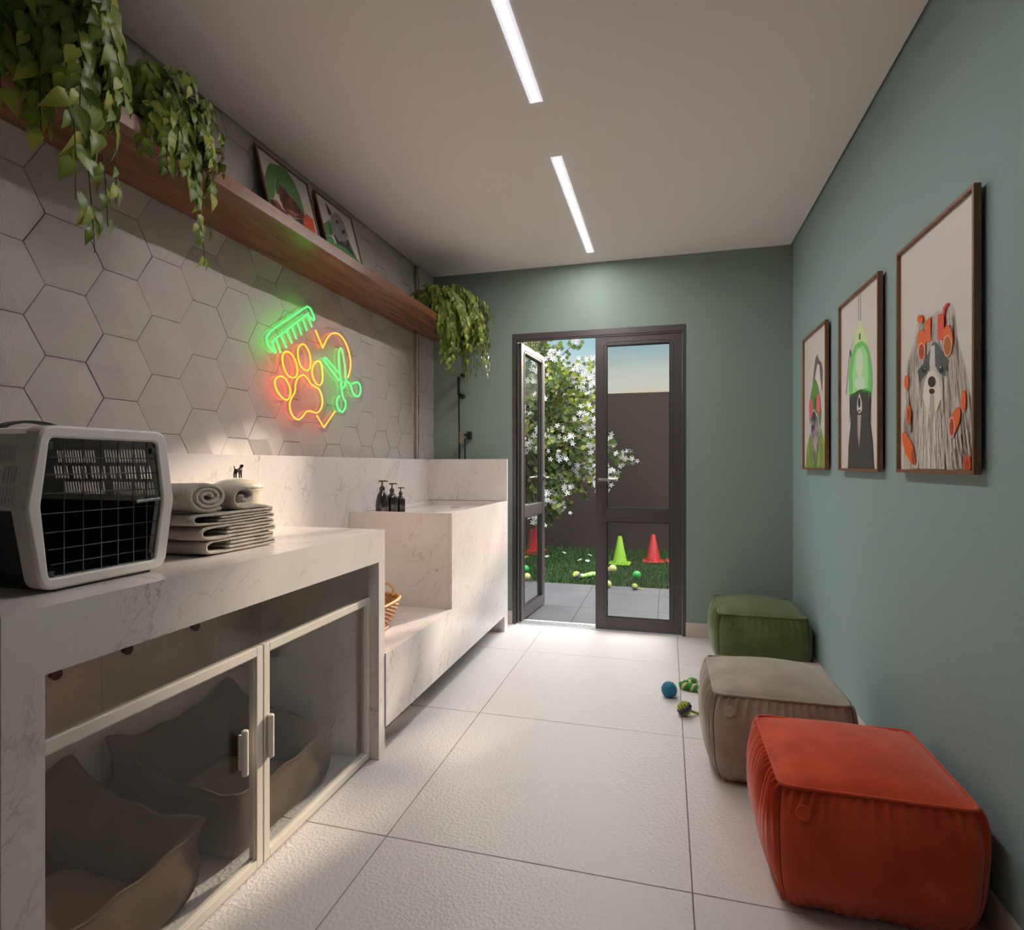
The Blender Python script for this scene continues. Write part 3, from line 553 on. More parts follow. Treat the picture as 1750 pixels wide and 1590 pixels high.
ART_E=[((60,52,56),[(0.246,0.964),(0.292,0.941),(0.388,0.868),(0.301,0.795),(0.256,0.807)]),((128,122,123),[(0.318,0.807),(0.483,0.915),(0.604,0.925),(0.681,0.881),(0.728,0.802),(0.766,0.695),(0.702,0.608),(0.573,0.53),(0.375,0.476),(0.3,0.56),(0.263,0.673)]),((84,120,70),[(0.012,0.583),(0.243,0.725),(0.291,0.683),(0.285,0.555),(0.195,0.49),(0.003,0.441)]),((48,66,42),[(0.18,0.643),(0.242,0.676),(0.216,0.531),(0.154,0.498)]),((44,42,44),[(0.296,0.553),(0.375,0.476),(0.573,0.53),(0.737,0.625),(0.88,0.382),(0.662,0.363),(0.322,0.418),(0.251,0.509)]),((70,120,66),[(0.005,0.437),(0.24,0.488),(0.301,0.423),(0.555,0.447),(0.809,0.396),(1,0.367),(0.526,0.345),(0.007,0.36)]),((70,120,66),[(0.737,0.625),(0.872,0.367),(0.817,0.411),(0.73,0.515)]),((30,28,30),[(0.528,0.798),(0.524,0.782),(0.506,0.763),(0.479,0.751),(0.456,0.748),(0.444,0.757),(0.447,0.774),(0.466,0.792),(0.492,0.805),(0.516,0.807)]),((40,36,38),[(0.68,0.716),(0.673,0.693),(0.646,0.668),(0.607,0.65),(0.573,0.646),(0.556,0.657),(0.562,0.679),(0.59,0.704),(0.628,0.722),(0.662,0.727)]),((215,210,208),[(0.178,0.479),(0.265,0.491),(0.266,0.4),(0.239,0.403),(0.223,0.454)])]
def inside(poly, u, v):
    c = False
    for i in range(len(poly)):
        a, b = poly[i - 1], poly[i]
        if (a[1] > v) != (b[1] > v) and u < (b[0] - a[0]) * (v - a[1]) / (b[1] - a[1]) + a[0]: c = not c
    return c
def sampler(poly):
    us = [p[0] for p in poly]; vs = [p[1] for p in poly]
    def f(r):
        for _ in range(200):
            u, v = r.uniform(min(us), max(us)), r.uniform(min(vs), max(vs))
            if inside(poly, u, v): return u, v
        return poly[0]
    return f
GREY = [(215, 208, 200), (190, 182, 174), (170, 160, 153), (205, 198, 192), (135, 124, 116), (100, 90, 86)]
DK = [(96, 86, 80), (70, 62, 60), (130, 118, 110)]
def hairs_c(m, place, d):
    r = random.Random(1)
    # drawing again in order: silhouette fur first, then face and rollers laid over it
    sil = ART_C[0][1]; cx = .42
    def fall(u, v, r): return ((u - cx) * (.9 - v) + r.uniform(-.14, .14), -1)
    hair(m, place, d, r, 900, sampler(sil), fall, GREY + GREY[:4], .13, .0065)
    hair(m, place, d + .0002, r, 90, sampler(ART_C[1][1]), fall, DK + GREY[1:3], .12, .008)
    hair(m, place, d + .0002, r, 40, sampler(ART_C[2][1]), fall, DK + GREY[1:3], .10, .008)
    beard = [(.22, .0), (.30, .3), (.40, .43), (.48, .43), (.58, .3), (.70, .0)]
    hair(m, place, d + .0003, r, 150, sampler(beard), fall, [(222, 216, 210), (200, 192, 186), (170, 160, 152)], .2, .010)
    i = 0
    for col, poly in ART_C[4:]:
        i += 1; m.add([place(u, v, d + .0004 + i * .00012) for u, v in poly], [tuple(range(len(poly)))], col=rgb(*col, 1.5))
    hair(m, place, d + .0005, r, 60, sampler(ART_C[4][1]), lambda u, v, r: ((u - .42) * 3, -.4 if v < .4 else .5), DK + [(150, 145, 140)], .05, .006)
def hairs_b(m, place, d):
    r = random.Random(2)
    hair(m, place, d, r, 130, sampler(ART_B[11][1]), lambda u, v, r: (r.uniform(-.08, .08), -1), [(58, 52, 50), (72, 66, 64), (92, 84, 80), (44, 40, 40)], .14, .012)
    i = 0
    for col, poly in ART_B[12:]:
        i += 1; m.add([place(u, v, d + .0003 + i * .00012) for u, v in poly], [tuple(range(len(poly)))], col=rgb(*col, 1.5))
def hairs_a(m, place, d):
    r = random.Random(3)
    hair(m, place, d, r, 60, sampler(ART_A[7][1]), lambda u, v, r: (r.uniform(-.3, .3), -1), [(150, 130, 140), (190, 180, 182), (80, 72, 76), (110, 90, 110)], .06, .02)
    hair(m, place, d, r, 50, sampler(ART_A[10][1]), lambda u, v, r: ((.5 - u) * .5, -1), [(120, 145, 65), (140, 160, 85), (95, 120, 52)], .2, .03)
wall_picture(1.785, 2.319, 'largest framed portrait: long-haired dog wearing orange hair curlers', ART_C, hairs_c)
wall_picture(2.501, 3.033, 'framed portrait of a dark long-haired dog under a green salon hair dryer', ART_B, hairs_b)
wall_picture(3.262, 3.776, 'framed portrait of a dog with green hood and round pink glasses, farthest on the wall', ART_A, hairs_a)

def lean_picture(yn, yf, label, art):
    """leans back against the tiled wall; image left = near (small y)"""
    zb, zt, m_ = 2.2165, 2.650, -.27
    xt = -1.787
    nx = Vector((1, 0, .27)).normalized()
    def FP(y, z, d=0): p = Vector((xt + m_ * (z - zt), y, z)) + nx * d; return tuple(p)
    t = thing('leaning_framed_picture', label, 'picture', (-1.67, (yn + yf) / 2, zb), 'framed portraits leaning on the shelf')
    m = MB(); w_ = .010; T = -.009
    def bar(a0, a1, b0, b1):
        vs = [FP(a0, b0, T), FP(a1, b0, T), FP(a1, b1, T), FP(a0, b1, T), FP(a0, b0), FP(a1, b0), FP(a1, b1), FP(a0, b1)]
        m.add(vs, [(0, 3, 2, 1), (4, 5, 6, 7), (0, 1, 5, 4), (1, 2, 6, 5), (2, 3, 7, 6), (3, 0, 4, 7)])
    bar(yn, yn + w_, zb + .003, zt); bar(yf - w_, yf, zb + .003, zt); bar(yn + w_, yf - w_, zt - w_, zt); bar(yn + w_, yf - w_, zb + .003, zb + .003 + w_)
    m.build('frame', M_FRAME, parent=t, bevel=.0008, fixn=True)
    m = MB()
    def bar2(a0, a1, b0, b1, d0, d1):
        vs = [FP(a0, b0, d0), FP(a1, b0, d0), FP(a1, b1, d0), FP(a0, b1, d0), FP(a0, b0, d1), FP(a1, b0, d1), FP(a1, b1, d1), FP(a0, b1, d1)]
        m.add(vs, [(0, 3, 2, 1), (4, 5, 6, 7), (0, 1, 5, 4), (1, 2, 6, 5), (2, 3, 7, 6), (3, 0, 4, 7)])
    bar2(yn + w_, yf - w_, zb + .01, zt - w_, T, T + .003); m.build('backing_board', M_BLACK, parent=t)
    def place(u, v, d): return FP(yn + w_ + u * (yf - yn - 2 * w_), zb + .01 + v * (zt - zb - .02), T + .0035 + d)
    m = MB(); d = art_faces(m, art, place, base=(225, 215, 212))
    r = random.Random(5)
    if 'cat' in label:
        hair(m, place, d, r, 110, sampler(ART_D[3][1]), lambda u, v, r: ((u - .55) * 2, -(v - .25) * 2 - .3), [(130, 75, 50), (60, 36, 28), (90, 52, 36), (40, 26, 24)], .06, .012)
    else:
        hair(m, place, d, r, 90, sampler(ART_E[1][1]), lambda u, v, r: ((u - .5) * .6, -1), [(170, 164, 164), (140, 134, 136), (110, 104, 108), (90, 84, 88)], .05, .012)
        i = 0
        for col, poly in ART_E[7:9]:
            i += 1; m.add([place(u, v, d + .0003 + i * .00012) for u, v in poly], [tuple(range(len(poly)))], col=rgb(*col, 1.5))
    m.build('portrait_print', M_PRINT, parent=t)
lean_picture(2.187, 2.577, 'leaning framed portrait of a brown tabby cat in a green towel', ART_D)
lean_picture(2.636, 3.005, 'leaning framed portrait of a pale terrier in a green coat', ART_E)

# ================================================================ neon sign
NEON = {
 'comb':[(2.2679,1.7198),(2.2358,1.7348),(2.2163,1.7543),(2.2135,1.7746),(2.2288,1.799),(2.2643,1.8282),(2.4896,1.9811),(2.5193,1.9957),(2.5409,1.9936),(2.5584,1.9772),(2.5744,1.9549),(2.5717,1.9437),(2.5584,1.9415),(2.5366,1.9507),(2.5193,1.9568),(2.498,1.9463),(2.2715,1.7823),(2.2571,1.7674),(2.2557,1.7529),(2.2729,1.7255)],
 'teeth':[(2.2787,1.779),(2.3095,1.7277),(2.3155,1.8037),(2.3517,1.7587),(2.3532,1.8354),(2.392,1.788),(2.3944,1.863),(2.4278,1.8155),(2.4359,1.8943),(2.4687,1.8446),(2.477,1.9256),(2.5133,1.8761),(2.5168,1.9535),(2.5541,1.9037)],
 'heart':[(2.5851,1.8939),(2.6122,1.868),(2.651,1.8141),(2.6679,1.842),(2.6918,1.8743),(2.7257,1.9037),(2.7705,1.9203),(2.8165,1.918),(2.8585,1.8983),(2.8961,1.8594),(2.9236,1.8),(2.918,1.7403),(2.8961,1.6959)],
 'vee':[(2.5968,1.456),(2.6604,1.3978),(2.7654,1.4926)],
 'toe1':[(2.3006,1.614),(2.2715,1.5944),(2.2715,1.5659),(2.2933,1.5352),(2.3304,1.513),(2.3609,1.5115),(2.3803,1.5359),(2.3803,1.5655),(2.357,1.5994),(2.3267,1.6145)],
 'toe2':[(2.3532,1.7394),(2.3267,1.7212),(2.3229,1.689),(2.338,1.6527),(2.3647,1.6275),(2.3999,1.6218),(2.4278,1.6345),(2.4359,1.6634),(2.4238,1.7017),(2.392,1.7334)],
 'toe3':[(2.477,1.8004),(2.4441,1.776),(2.44,1.7398),(2.4522,1.7015),(2.477,1.6802),(2.5108,1.6743),(2.5366,1.6899),(2.5436,1.7276),(2.5323,1.7673),(2.5065,1.7935)],
 'toe4':[(2.6077,1.7389),(2.5717,1.7167),(2.5558,1.6773),(2.5673,1.6422),(2.5941,1.6195),(2.626,1.6175),(2.6473,1.643),(2.6473,1.6863),(2.6352,1.7275)],
 'pad':[(2.477,1.647),(2.44,1.6262),(2.4222,1.596),(2.4158,1.5551),(2.3881,1.5194),(2.3764,1.491),(2.3842,1.4571),(2.4078,1.4318),(2.4441,1.4231),(2.477,1.4399),(2.5065,1.4655),(2.5409,1.4738),(2.5941,1.4691),(2.6306,1.4901),(2.6473,1.5295),(2.6352,1.5713),(2.6077,1.5974),(2.5584,1.6068),(2.5236,1.6307),(2.498,1.645)],
 'scA':[(2.8458,1.6281),(2.8692,1.6572),(2.8713,1.6981),(2.8585,1.7712),(2.8352,1.836),(2.8185,1.8482),(2.8061,1.8248),(2.8041,1.7505),(2.8248,1.6626),(2.8352,1.6067),(2.8479,1.5737),(2.8692,1.5587),(2.8692,1.5239),(2.8373,1.4968),(2.801,1.506),(2.7836,1.5382),(2.7907,1.5673),(2.8113,1.581)],
 'scB':[(2.8061,1.6656),(2.7355,1.7056),(2.6679,1.7521),(2.6632,1.7638),(2.6822,1.7656),(2.7355,1.739),(2.8061,1.7082)],
 'scC':[(2.8777,1.6787),(2.9236,1.6558),(2.9458,1.6203),(2.974,1.6028),(3.0144,1.6057),(3.0355,1.6374),(3.0261,1.6726),(2.9912,1.6829),(2.9458,1.6677)],
 'back':[(2.1923,1.7685),(2.2094,1.8047),(2.2871,1.8653),(2.4815,2.0019),(2.541,2.0363),(2.5849,2.0273),(2.6165,1.9608),(2.6229,1.9194),(2.7297,1.947),(2.8254,1.9578),(2.8997,1.9193),(2.9661,1.8499),(2.9717,1.7314),(3.0647,1.7151),(3.0887,1.6383),(3.0647,1.5739),(3.0002,1.5611),(2.9437,1.57),(2.9051,1.5512),(2.8943,1.4858),(2.8411,1.4727),(2.7794,1.4704),(2.72,1.3935),(2.6768,1.3744),(2.6348,1.3883),(2.6029,1.4344),(2.5628,1.4514),(2.5238,1.4206),(2.4732,1.3862),(2.4244,1.3906),(2.3771,1.4221),(2.3465,1.4785),(2.2871,1.5157),(2.2548,1.5735),(2.2583,1.6262),(2.2762,1.6528),(2.2512,1.6959),(2.2094,1.7256)],
}
ns = thing('neon_sign', 'glowing neon sign of comb, paw, heart and scissors on the hexagon-tiled wall', 'neon sign', (-1.76, 2.55, 1.4))
M_NG = mat('green_neon_tube', (.2, 1, .3, 1), rough=.3, emit=(.012, 1.0, .05, 1), estr=4.6)
M_NO = mat('orange_neon_tube', (1, .5, .1, 1), rough=.3, emit=(1.0, .10, .002, 1), estr=6.5)
bk = cr([(0, a, b) for a, b in NEON['back']], 4, True)
m = MB(); m.prism([(p[1], p[2]) for p in bk], 'x', -1.761, -1.757)
# triangulated caps handled by ngon
m.build('acrylic_backing', M_ACRYL, parent=ns)
NX = -1.745
def tube_on(name, key, mt, closed, smooth=True, n=5, r=.0033):
    P = [(NX, a, b) for a, b in NEON[key]]
    if smooth: P = cr(P, n, closed)
    mb = MB(); mb.tube(P, r, seg=8, closed=closed); return mb.build(name, mt, parent=ns, smooth=True)
tube_on('comb_tube', 'comb', M_NG, True)
tt = NEON['teeth']
for i in range(0, len(tt), 2):
    mb = MB(); mb.tube([(NX, *tt[i]), (NX, *tt[i + 1])], .0030, seg=8); mb.build('comb_tooth_tube', M_NG, parent=ns, smooth=True)
hp = NEON['heart']
P = [(NX, *hp[0]), (NX, *hp[2])] + cr([(NX, a, b) for a, b in hp[2:]], 6)[1:]
mb = MB(); mb.tube(P, .0033, seg=8); mb.build('heart_arc_tube', M_NO, parent=ns, smooth=True)
mb = MB(); mb.tube([(NX, a, b) for a, b in NEON['vee']], .0033, seg=8); mb.build('heart_tip_tube', M_NO, parent=ns, smooth=True)
for k in ('toe1', 'toe2', 'toe3', 'toe4'): tube_on('toe_tube', k, M_NO, True)
tube_on('paw_pad_tube', 'pad', M_NO, True)
tube_on('scissor_blade_tube', 'scA', M_NG, False); tube_on('scissor_blade_tube', 'scB', M_NG, False); tube_on('scissor_handle_tube', 'scC', M_NG, False)
for y, z in ((2.36, 1.90), (2.85, 1.86), (2.33, 1.50), (2.93, 1.58)):
    m = MB(); m.tube([(-1.797, y, z), (-1.757, y, z)], .006, seg=12); m.tube([(-1.757, y, z), (-1.753, y, z)], .009, seg=12)
    m.build('standoff', M_ACRYL, parent=ns)

# ================================================================ poufs
def pouf(label, cx, cy, hx, hy, h, mt, seam, seed, bul=.21, pleat=1.6):
    rnd = random.Random(seed)
    t = thing('pouf', label, 'pouf', (cx, cy, 0), 'square velvet poufs along the right wall')
    nside, M = 112, 40
    ph = [rnd.uniform(0, 6.28) for _ in range(8)]
    def sq(side, v, n):
        q = {0: (v, -1), 1: (1, v), 2: (-v, 1), 3: (-1, -v)}[side]
        r = (abs(q[0]) ** n + abs(q[1]) ** n) ** (-1 / n); return q[0] * r, q[1] * r
    pts = []
    for side in range(4):
        for i in range(nside):
            v = -1 + 2 * i / nside; col = []
            for j in range(M + 1):
                tt = 1 - (1 - j / M) ** 1.35
                prof = max(math.sin(PI * min(tt * .97 + .03, 1)), 0) ** .72
                n = 20 - 13 * prof
                x, y = sq(side, v, n)
                fl = 1 + bul * prof * (1 - .38 * abs(v) ** 2.5) - .12 * (1 - tt) ** 4
                # pleats gathered under the top seam and above the base
                kk = (7.5, 8.5, 8, 9)[side]
                f = kk * PI * v + 1.6 * math.sin(2.1 * v + ph[side]) + .7 * math.sin(5 * v + ph[side + 4])
                wv = 1.3 - 2 * abs(math.sin(f / 1.0)) ** .8
                wt = math.exp(-((1 - tt) / (.27 if side in (1, 3) else .135 + .05 * math.sin(9 * v + ph[0]))) ** 1.6) * min((1 - tt) / .02, 1)
                wb = math.exp(-(tt / .12) ** 1.6) * .8
                am = .0062 * pleat * (1.25 if side in (1, 3) else .6)
                dv = am * wv * (wt + wb)
                px_, py_ = x * (hx * fl + dv), y * (hy * fl + dv)
                z = h * tt + .004 * (1 - tt) * math.sin(9 * v + ph[side])
                if tt == 0: px_ *= .96; py_ *= .96
                z -= .010 * prof * tt * abs(v) ** 3
                col.append((cx + px_, cy + py_, max(z, .0005)))
            pts.append(col)
    m = MB(); m.grid(pts, closed_u=True); m.build('side_cover', mt, parent=t, smooth=True)
    K = 30; top = []
    for i in range(K + 1):
        row = []
        for j in range(K + 1):
            a, b = -1 + 2 * i / K, -1 + 2 * j / K
            n = 22; mxv = max(abs(a), abs(b), 1e-6); s_ = mxv * ((abs(a) / mxv) ** n + (abs(b) / mxv) ** n) ** (-1 / n) / mxv if mxv > 1e-5 else 1
            dome = (1 - abs(a) ** 2.2) * (1 - abs(b) ** 2.2)
            edge = max(abs(a), abs(b)); pk = .0012 * math.sin(22 * PI * (a if abs(b) > abs(a) else b)) * max(0, (edge - .86) / .14)
            row.append((cx + a * s_ * hx, cy + b * s_ * hy, h + .055 * dome ** .75 + pk))
        top.append(row)
    m = MB(); m.grid(top); m.build('top_cushion', mt, parent=t, smooth=True)
    loop = []
    for side in range(4):
        for i in range(24):
            x, y = sq(side, -1 + 2 * i / 24, 22); loop.append((cx + x * (hx + .0025), cy + y * (hy + .0025), h + .001))
    m = MB(); m.tube(loop, .0052, seg=8, closed=True); m.build('top_piping', mt, parent=t, smooth=True)
    # corner seams
    for side in range(4):
        P = [pts[side * nside][j] for j in range(0, M + 1, 2)]
        P = [(cx + (p[0] - cx) * 1.002, cy + (p[1] - cy) * 1.002, p[2]) for p in P]
        m = MB(); m.tube(P, .0012, seg=6); m.build('corner_seam', seam, parent=t, smooth=True)
    # round fabric button beside the near left corner
    i0 = int(nside * .145); j0 = int(M * .76); p = Vector(pts[i0][j0]); q = Vector(pts[i0 + 5][j0]); r_ = Vector(pts[i0][j0 - 4])
    nrm = (q - p).cross(p - r_).normalized()
    if nrm.y > 0: nrm = -nrm
    m = MB(); m.tube([p + nrm * -.004, p + nrm * .005, p + nrm * .0068], [.0185, .0185, .0165], seg=28)
    m.build('button', mt, parent=t, smooth=True, angle=50)
    return t
M_OR = fabric('orange_velvet', rgb(224, 84, 46), sheen=.35, c2=rgb(196, 66, 34), weave=500, b=.2)
M_BE = fabric('beige_velvet', rgb(176, 162, 146), sheen=.5, c2=rgb(150, 136, 122), weave=500, b=.2)
M_GR = fabric('green_velvet', rgb(96, 106, 64), sheen=.25, c2=rgb(78, 88, 48), weave=500, b=.2)
S_OR = mat('orange_seam', rgb(90, 32, 22), rough=.9); S_BE = mat('beige_seam', rgb(70, 62, 56), rough=.9); S_GR = mat('green_seam', rgb(34, 44, 24), rough=.9)
pouf('orange-red velvet pouf in the right foreground', .527, 1.905, .228, .222, .335, M_OR, S_OR, 1)
pouf('beige velvet pouf between the orange and the green one', .405, 2.515, .228, .224, .335, M_BE, S_BE, 2)
pouf('dark green velvet pouf by the far corner', .528, 3.765, .23, .245, .335, M_GR, S_GR, 3, pleat=1.2)

# ================================================================ dog beds behind the glass
M_BED = fabric('taupe_bed_fabric', rgb(106, 86, 66), sheen=.05, c2=rgb(92, 75, 57), weave=700, b=.3)
M_BEDC = fabric('bed_cushion_fabric', rgb(150, 124, 94), sheen=.05, c2=rgb(132, 108, 82), weave=700, b=.4)
M_BEDS = mat('bed_seam', rgb(70, 62, 52), rough=.9)
def dog_bed(label, y0, y1, seed, x0=-1.735, x1=-1.232):
    rnd = random.Random(seed)
    cx, cy = (x0 + x1) / 2, (y0 + y1) / 2; hx, hy = (x1 - x0) / 2 - .02, (y1 - y0) / 2 - .02
    t = thing('dog_bed', label, 'dog bed', (cx, cy, 0), 'dog beds under the marble counter')
    nside = 48; pts = []; rim = []; seam = []
    for side in range(4):
        for i in range(nside):
            v = -1 + 2 * i / nside; n = 16
            q = {0: (v, -1), 1: (1, v), 2: (-v, 1), 3: (-1, -v)}[side]
            r = (abs(q[0]) ** n + abs(q[1]) ** n) ** (-1 / n); x, y = q[0] * r, q[1] * r
            corner = min(abs(x), abs(y)) ** 3.2
            back = .5 - .5 * x            # 1 at the back (wall side)
            hmid = .185 + .095 * back ** 1.1; hpk = .225 + .115 * back
            H_ = hmid + (hpk - hmid) * corner + .004 * math.sin(11 * v + seed + side)
            fl = .008 + .022 * corner
            col = []
            wob = .004 * math.sin(7 * v + seed * 2 + side)
            prof = [(-.012, 0), (.008, .16), (.018 + wob, .42), (.012, .72), (fl * .8, .93), (fl, 1.0), (fl - .010, .985), (-.022, .80), (-.048 + wob, .48), (-.058, .2), (-.052, .05)]
            for off, hz in prof:
                k = 1 if off < 0 and hz < .95 else 1
                col.append((cx + x * (hx + off) , cy + y * (hy + off), .001 + H_ * hz))
            c2 = [tuple(p) for p in cr(col, 3)]
            pts.append(c2); rim.append(col[5]); seam.append((cx + x * (hx + fl * .3 - .0135), cy + y * (hy + fl * .3 - .0135), H_ * .905))
    m = MB(); m.grid(pts, closed_u=True); m.build('bolster', M_BED, parent=t, smooth=True)
    m = MB(); m.tube(rim, .0026, seg=6, closed=True); m.build('rim_piping', M_BED, parent=t, smooth=True)
    for side in range(4):
        P = pts[side * nside][2:15:2]; m = MB(); m.tube(P, .0016, seg=6); m.build('corner_seam', M_BED, parent=t, smooth=True)
    K = 26; top = []
    for i in range(K + 1):
        row = []
        for j in range(K + 1):
            a, b = -1 + 2 * i / K, -1 + 2 * j / K
            n = 4.5; mm = max(abs(a), abs(b), 1e-6); s_ = max((abs(a) / mm) ** n + (abs(b) / mm) ** n, 1e-3) ** (-1 / n) if mm > 1e-4 else 1
            d = max(0, (1 - max(abs(a), abs(b)) ** 2.6)) ** .5
            z = .03 + .085 * d + .006 * noise.noise(Vector((a * 1.7 + seed, b * 1.7, 0)))
            row.append((cx + a * s_ * (hx - .052), cy + b * s_ * (hy - .052), z))
        top.append(row)
    m = MB(); m.grid(top); m.build('cushion', M_BEDC, parent=t, smooth=True)
    m = MB(); m.box(cx - hx + .02, cy - hy + .02, .0008, cx + hx - .02, cy + hy - .02, .03); m.build('base', M_BED, parent=t)
dog_bed('taupe dog bed nearest the camera, with sunlit cushion, behind the left glass door', .822, 1.318, 1)
dog_bed('taupe dog bed behind the right glass door', 1.425, 1.965, 2)

# ================================================================ pet carrier on the counter
M_SHELLW = mat('pale_grey_shell', rgb(236, 230, 224), rough=.42)
M_SHELLD = mat('dark_green_shell', rgb(34, 42, 38), rough=.4)
M_SHELLI = mat('carrier_inner_grey', rgb(225, 223, 220), rough=.6)
M_DOORW = mat('carrier_door_frame_grey', rgb(236, 229, 223), rough=.4)
M_TAN = mat('tan_handle', rgb(140, 116, 90), rough=.5)
cz = .9335
cr_ = thing('pet_carrier', 'grey and black pet carrier with wire door on the marble counter', 'pet carrier', (-1.48, 1.034, cz))
cyc = 1.034; ZM = 1.110
def sect(s, k=1.0):
    """half profile of the shell: (dy, z), scaled by s in width"""
    return [(.128 * s, cz + .012), (.150 * s, cz + .040), (.172 * s, ZM), (.150 * s, 1.250), (.120 * s, 1.278)]
# lower shell: tub
stations = [(-1.262, 1.0), (-1.30, 1.0), (-1.68, 1.0), (-1.715, .95), (-1.728, .86)]
def strip(idx, th, name, mt, inner=None):
    m = MB()
    for sg in (-1, 1):
        g = []
        for X, s_ in stations:
            P = sect(s_); g.append([(X, cyc + sg * P[i][0], P[i][1]) for i in idx])
        gi = [[(p[0], p[1] - sg * th, p[2]) for p in r] for r in g]
        m.grid(g); m.grid(gi)
    return m
lo = MB()
for off in (0, .004):
    g = []
    for X, s_ in stations:
        P = sect(s_); a = [(cyc - d + off, z) for d, z in (P[2], P[1], P[0])]; b = [(cyc + d - off, z) for d, z in (P[0], P[1], P[2])]
        mid = [(cyc - .12 * s_, cz + .004 + off), (cyc + .12 * s_, cz + .004 + off)]
        g.append([(X, y, z) for y, z in a + mid + b])
    lo.grid(g)
P = sect(.86); lo.prism([(cyc - P[2][0], P[2][1]), (cyc - P[1][0], P[1][1]), (cyc - .10, cz + .004), (cyc + .10, cz + .004), (cyc + P[1][0], P[1][1]), (cyc + P[2][0], P[2][1])], 'x', -1.728, -1.724)
lo.box(-1.70, cyc - .118, cz, -1.245, cyc + .112, cz + .006)
lo.build('lower_shell', M_SHELLD, parent=cr_, fixn=False)
# upper shell: roof plus slotted side panels (open slots)
up = MB()
def side_pt(sg, t, X, s_):
    """t 0 at mid height, 1 at the shoulder"""
    a, b = sect(s_)[2], sect(s_)[3]
    return (X, cyc + sg * (a[0] + (b[0] - a[0]) * t), a[1] + (b[1] - a[1]) * t)
slots = []
def zt(z): return (z - ZM) / (1.250 - ZM)
for (xa, xb, za, zb, n, skip) in ((-1.605, -1.470, 1.207, 1.240, 15, None), (-1.440, -1.302, 1.207, 1.240, 15, None), (-1.625, -1.430, 1.164, 1.197, 18, 6), (-1.43, -1.27, 1.164, 1.197, 16, 5), (-1.595, -1.452, 1.122, 1.155, 15, None), (-1.426, -1.288, 1.122, 1.155, 15, None)):
    for i in range(n):
        if skip and i % skip in (skip - 1,): continue
        x = xa + (xb - xa) * (i + .5) / n; w_ = (xb - xa) / n * .25
        slots.append((x - w_, x + w_, zt(za), zt(zb)))
for sg in (-1, 1):
    xs_ = sorted(set([-1.68, -1.262] + [s[0] for s in slots] + [s[1] for s in slots])); ts = sorted(set([0, 1] + [round(s[2], 4) for s in slots] + [round(s[3], 4) for s in slots]))
    for i in range(len(xs_) - 1):
        for j in range(len(ts) - 1):
            xm, tm = (xs_[i] + xs_[i + 1]) / 2, (ts[j] + ts[j + 1]) / 2
            if any(a < xm < b and c_ < tm < d for a, b, c_, d in slots): continue
            for mi, o_ in ((0, 0), (1, .0025)):
                q = [side_pt(sg, t, x, 1.0) for x, t in ((xs_[i], ts[j]), (xs_[i + 1], ts[j]), (xs_[i + 1], ts[j + 1]), (xs_[i], ts[j + 1]))]
                q = [(p[0], p[1] - sg * o_, p[2]) for p in q]
                up.add(q, [(0, 1, 2, 3)], mi=mi)
for mi, o_ in ((0, 0), (1, .003)):
    g = []
    for X, s_ in stations:
        P = sect(s_); r = []
        arc = [(.150 * s_, 1.250), (.144 * s_, 1.266), (.130 * s_, 1.277), (.110 * s_, 1.2815)]
        r = [(X, cyc - d + o_, z - o_) for d, z in arc] + [(X, cyc + d - o_, z - o_) for d, z in arc[::-1]]
        g.append(r)
    up.grid(g, mi=mi)
    # rear corners of the sides
    for sg in (-1, 1):
        g = [[side_pt(sg, t, X, s_) for t in (0, 1)] for X, s_ in stations[2:]]
        up.grid([[(p[0], p[1] - sg * o_, p[2]) for p in r] for r in g], mi=mi)
P = sect(.86); up.prism([(cyc - P[2][0], P[2][1]), (cyc + P[2][0], P[2][1]), (cyc + .129, 1.250), (cyc + .10, 1.2815), (cyc - .10, 1.2815), (cyc - .129, 1.25)], 'x', -1.728, -1.725)
# horizontal shoulder rib and mid flange
for sg in (-1, 1):
    up.box(-1.70, cyc + sg * .170 - .004, ZM - .004, -1.262, cyc + sg * .170 + .004, ZM + .006)
up.build('upper_shell', [M_SHELLW, M_SHELLI], parent=cr_)
OUT = [(0.918, 1.282), (1.158, 1.2825), (1.180, 1.268), (1.191, 1.245), (1.213, 1.112), (1.192, 0.975), (1.168, 0.942), (0.918, 0.939), (0.888, 0.955), (0.878, 0.975), (0.855, 1.111), (0.877, 1.247), (0.890, 1.270)]
INN = [(0.921, 1.2575), (1.145, 1.257), (1.152, 1.250), (1.154, 1.237), (1.178, 1.112), (1.158, 0.985), (1.150, 0.972), (1.140, 0.964), (0.925, 0.963), (0.912, 0.966), (0.903, 0.985), (0.884, 1.114), (0.908, 1.245)]
def rcorn(P, R_, n=6):
    out = []
    for i, p in enumerate(P):
        p = Vector(p); a = (Vector(P[i - 1]) - p).normalized(); b = (Vector(P[(i + 1) % len(P)]) - p).normalized(); r = R_[i]
        A, B = p + a * r, p + b * r
        for k in range(n + 1): t = k / n; q = A * (1 - t) ** 2 + p * 2 * t * (1 - t) + B * t * t; out.append((q.x, q.y))
    return out
m = MB(); xb, xf = -1.262, -1.238
n = len(OUT)
def lp(P, x): return [(x, y, z) for y, z in P]
def sc_(P, k, c=(cyc, 1.110)): return [(c[0] + (y - c[0]) * k, c[1] + (z - c[1]) * k) for y, z in P]
OUT = rcorn([(.884, 1.2835), (1.188, 1.2845), (1.213, 1.112), (1.186, .939), (.884, .938), (.855, 1.111)], (.030, .030, .006, .030, .030, .006)); INN = rcorn([(.902, 1.2575), (1.159, 1.257), (1.178, 1.112), (1.155, .963), (.900, .963), (.884, 1.114)], (.012, .012, .004, .012, .012, .004))
m.grid([lp(OUT, xb - .018), lp(OUT, xf - .005), lp(sc_(OUT, .975), xf), lp(sc_(INN, 1.03), xf), lp(INN, xf - .003), lp(INN, xb)], closed_v=True)
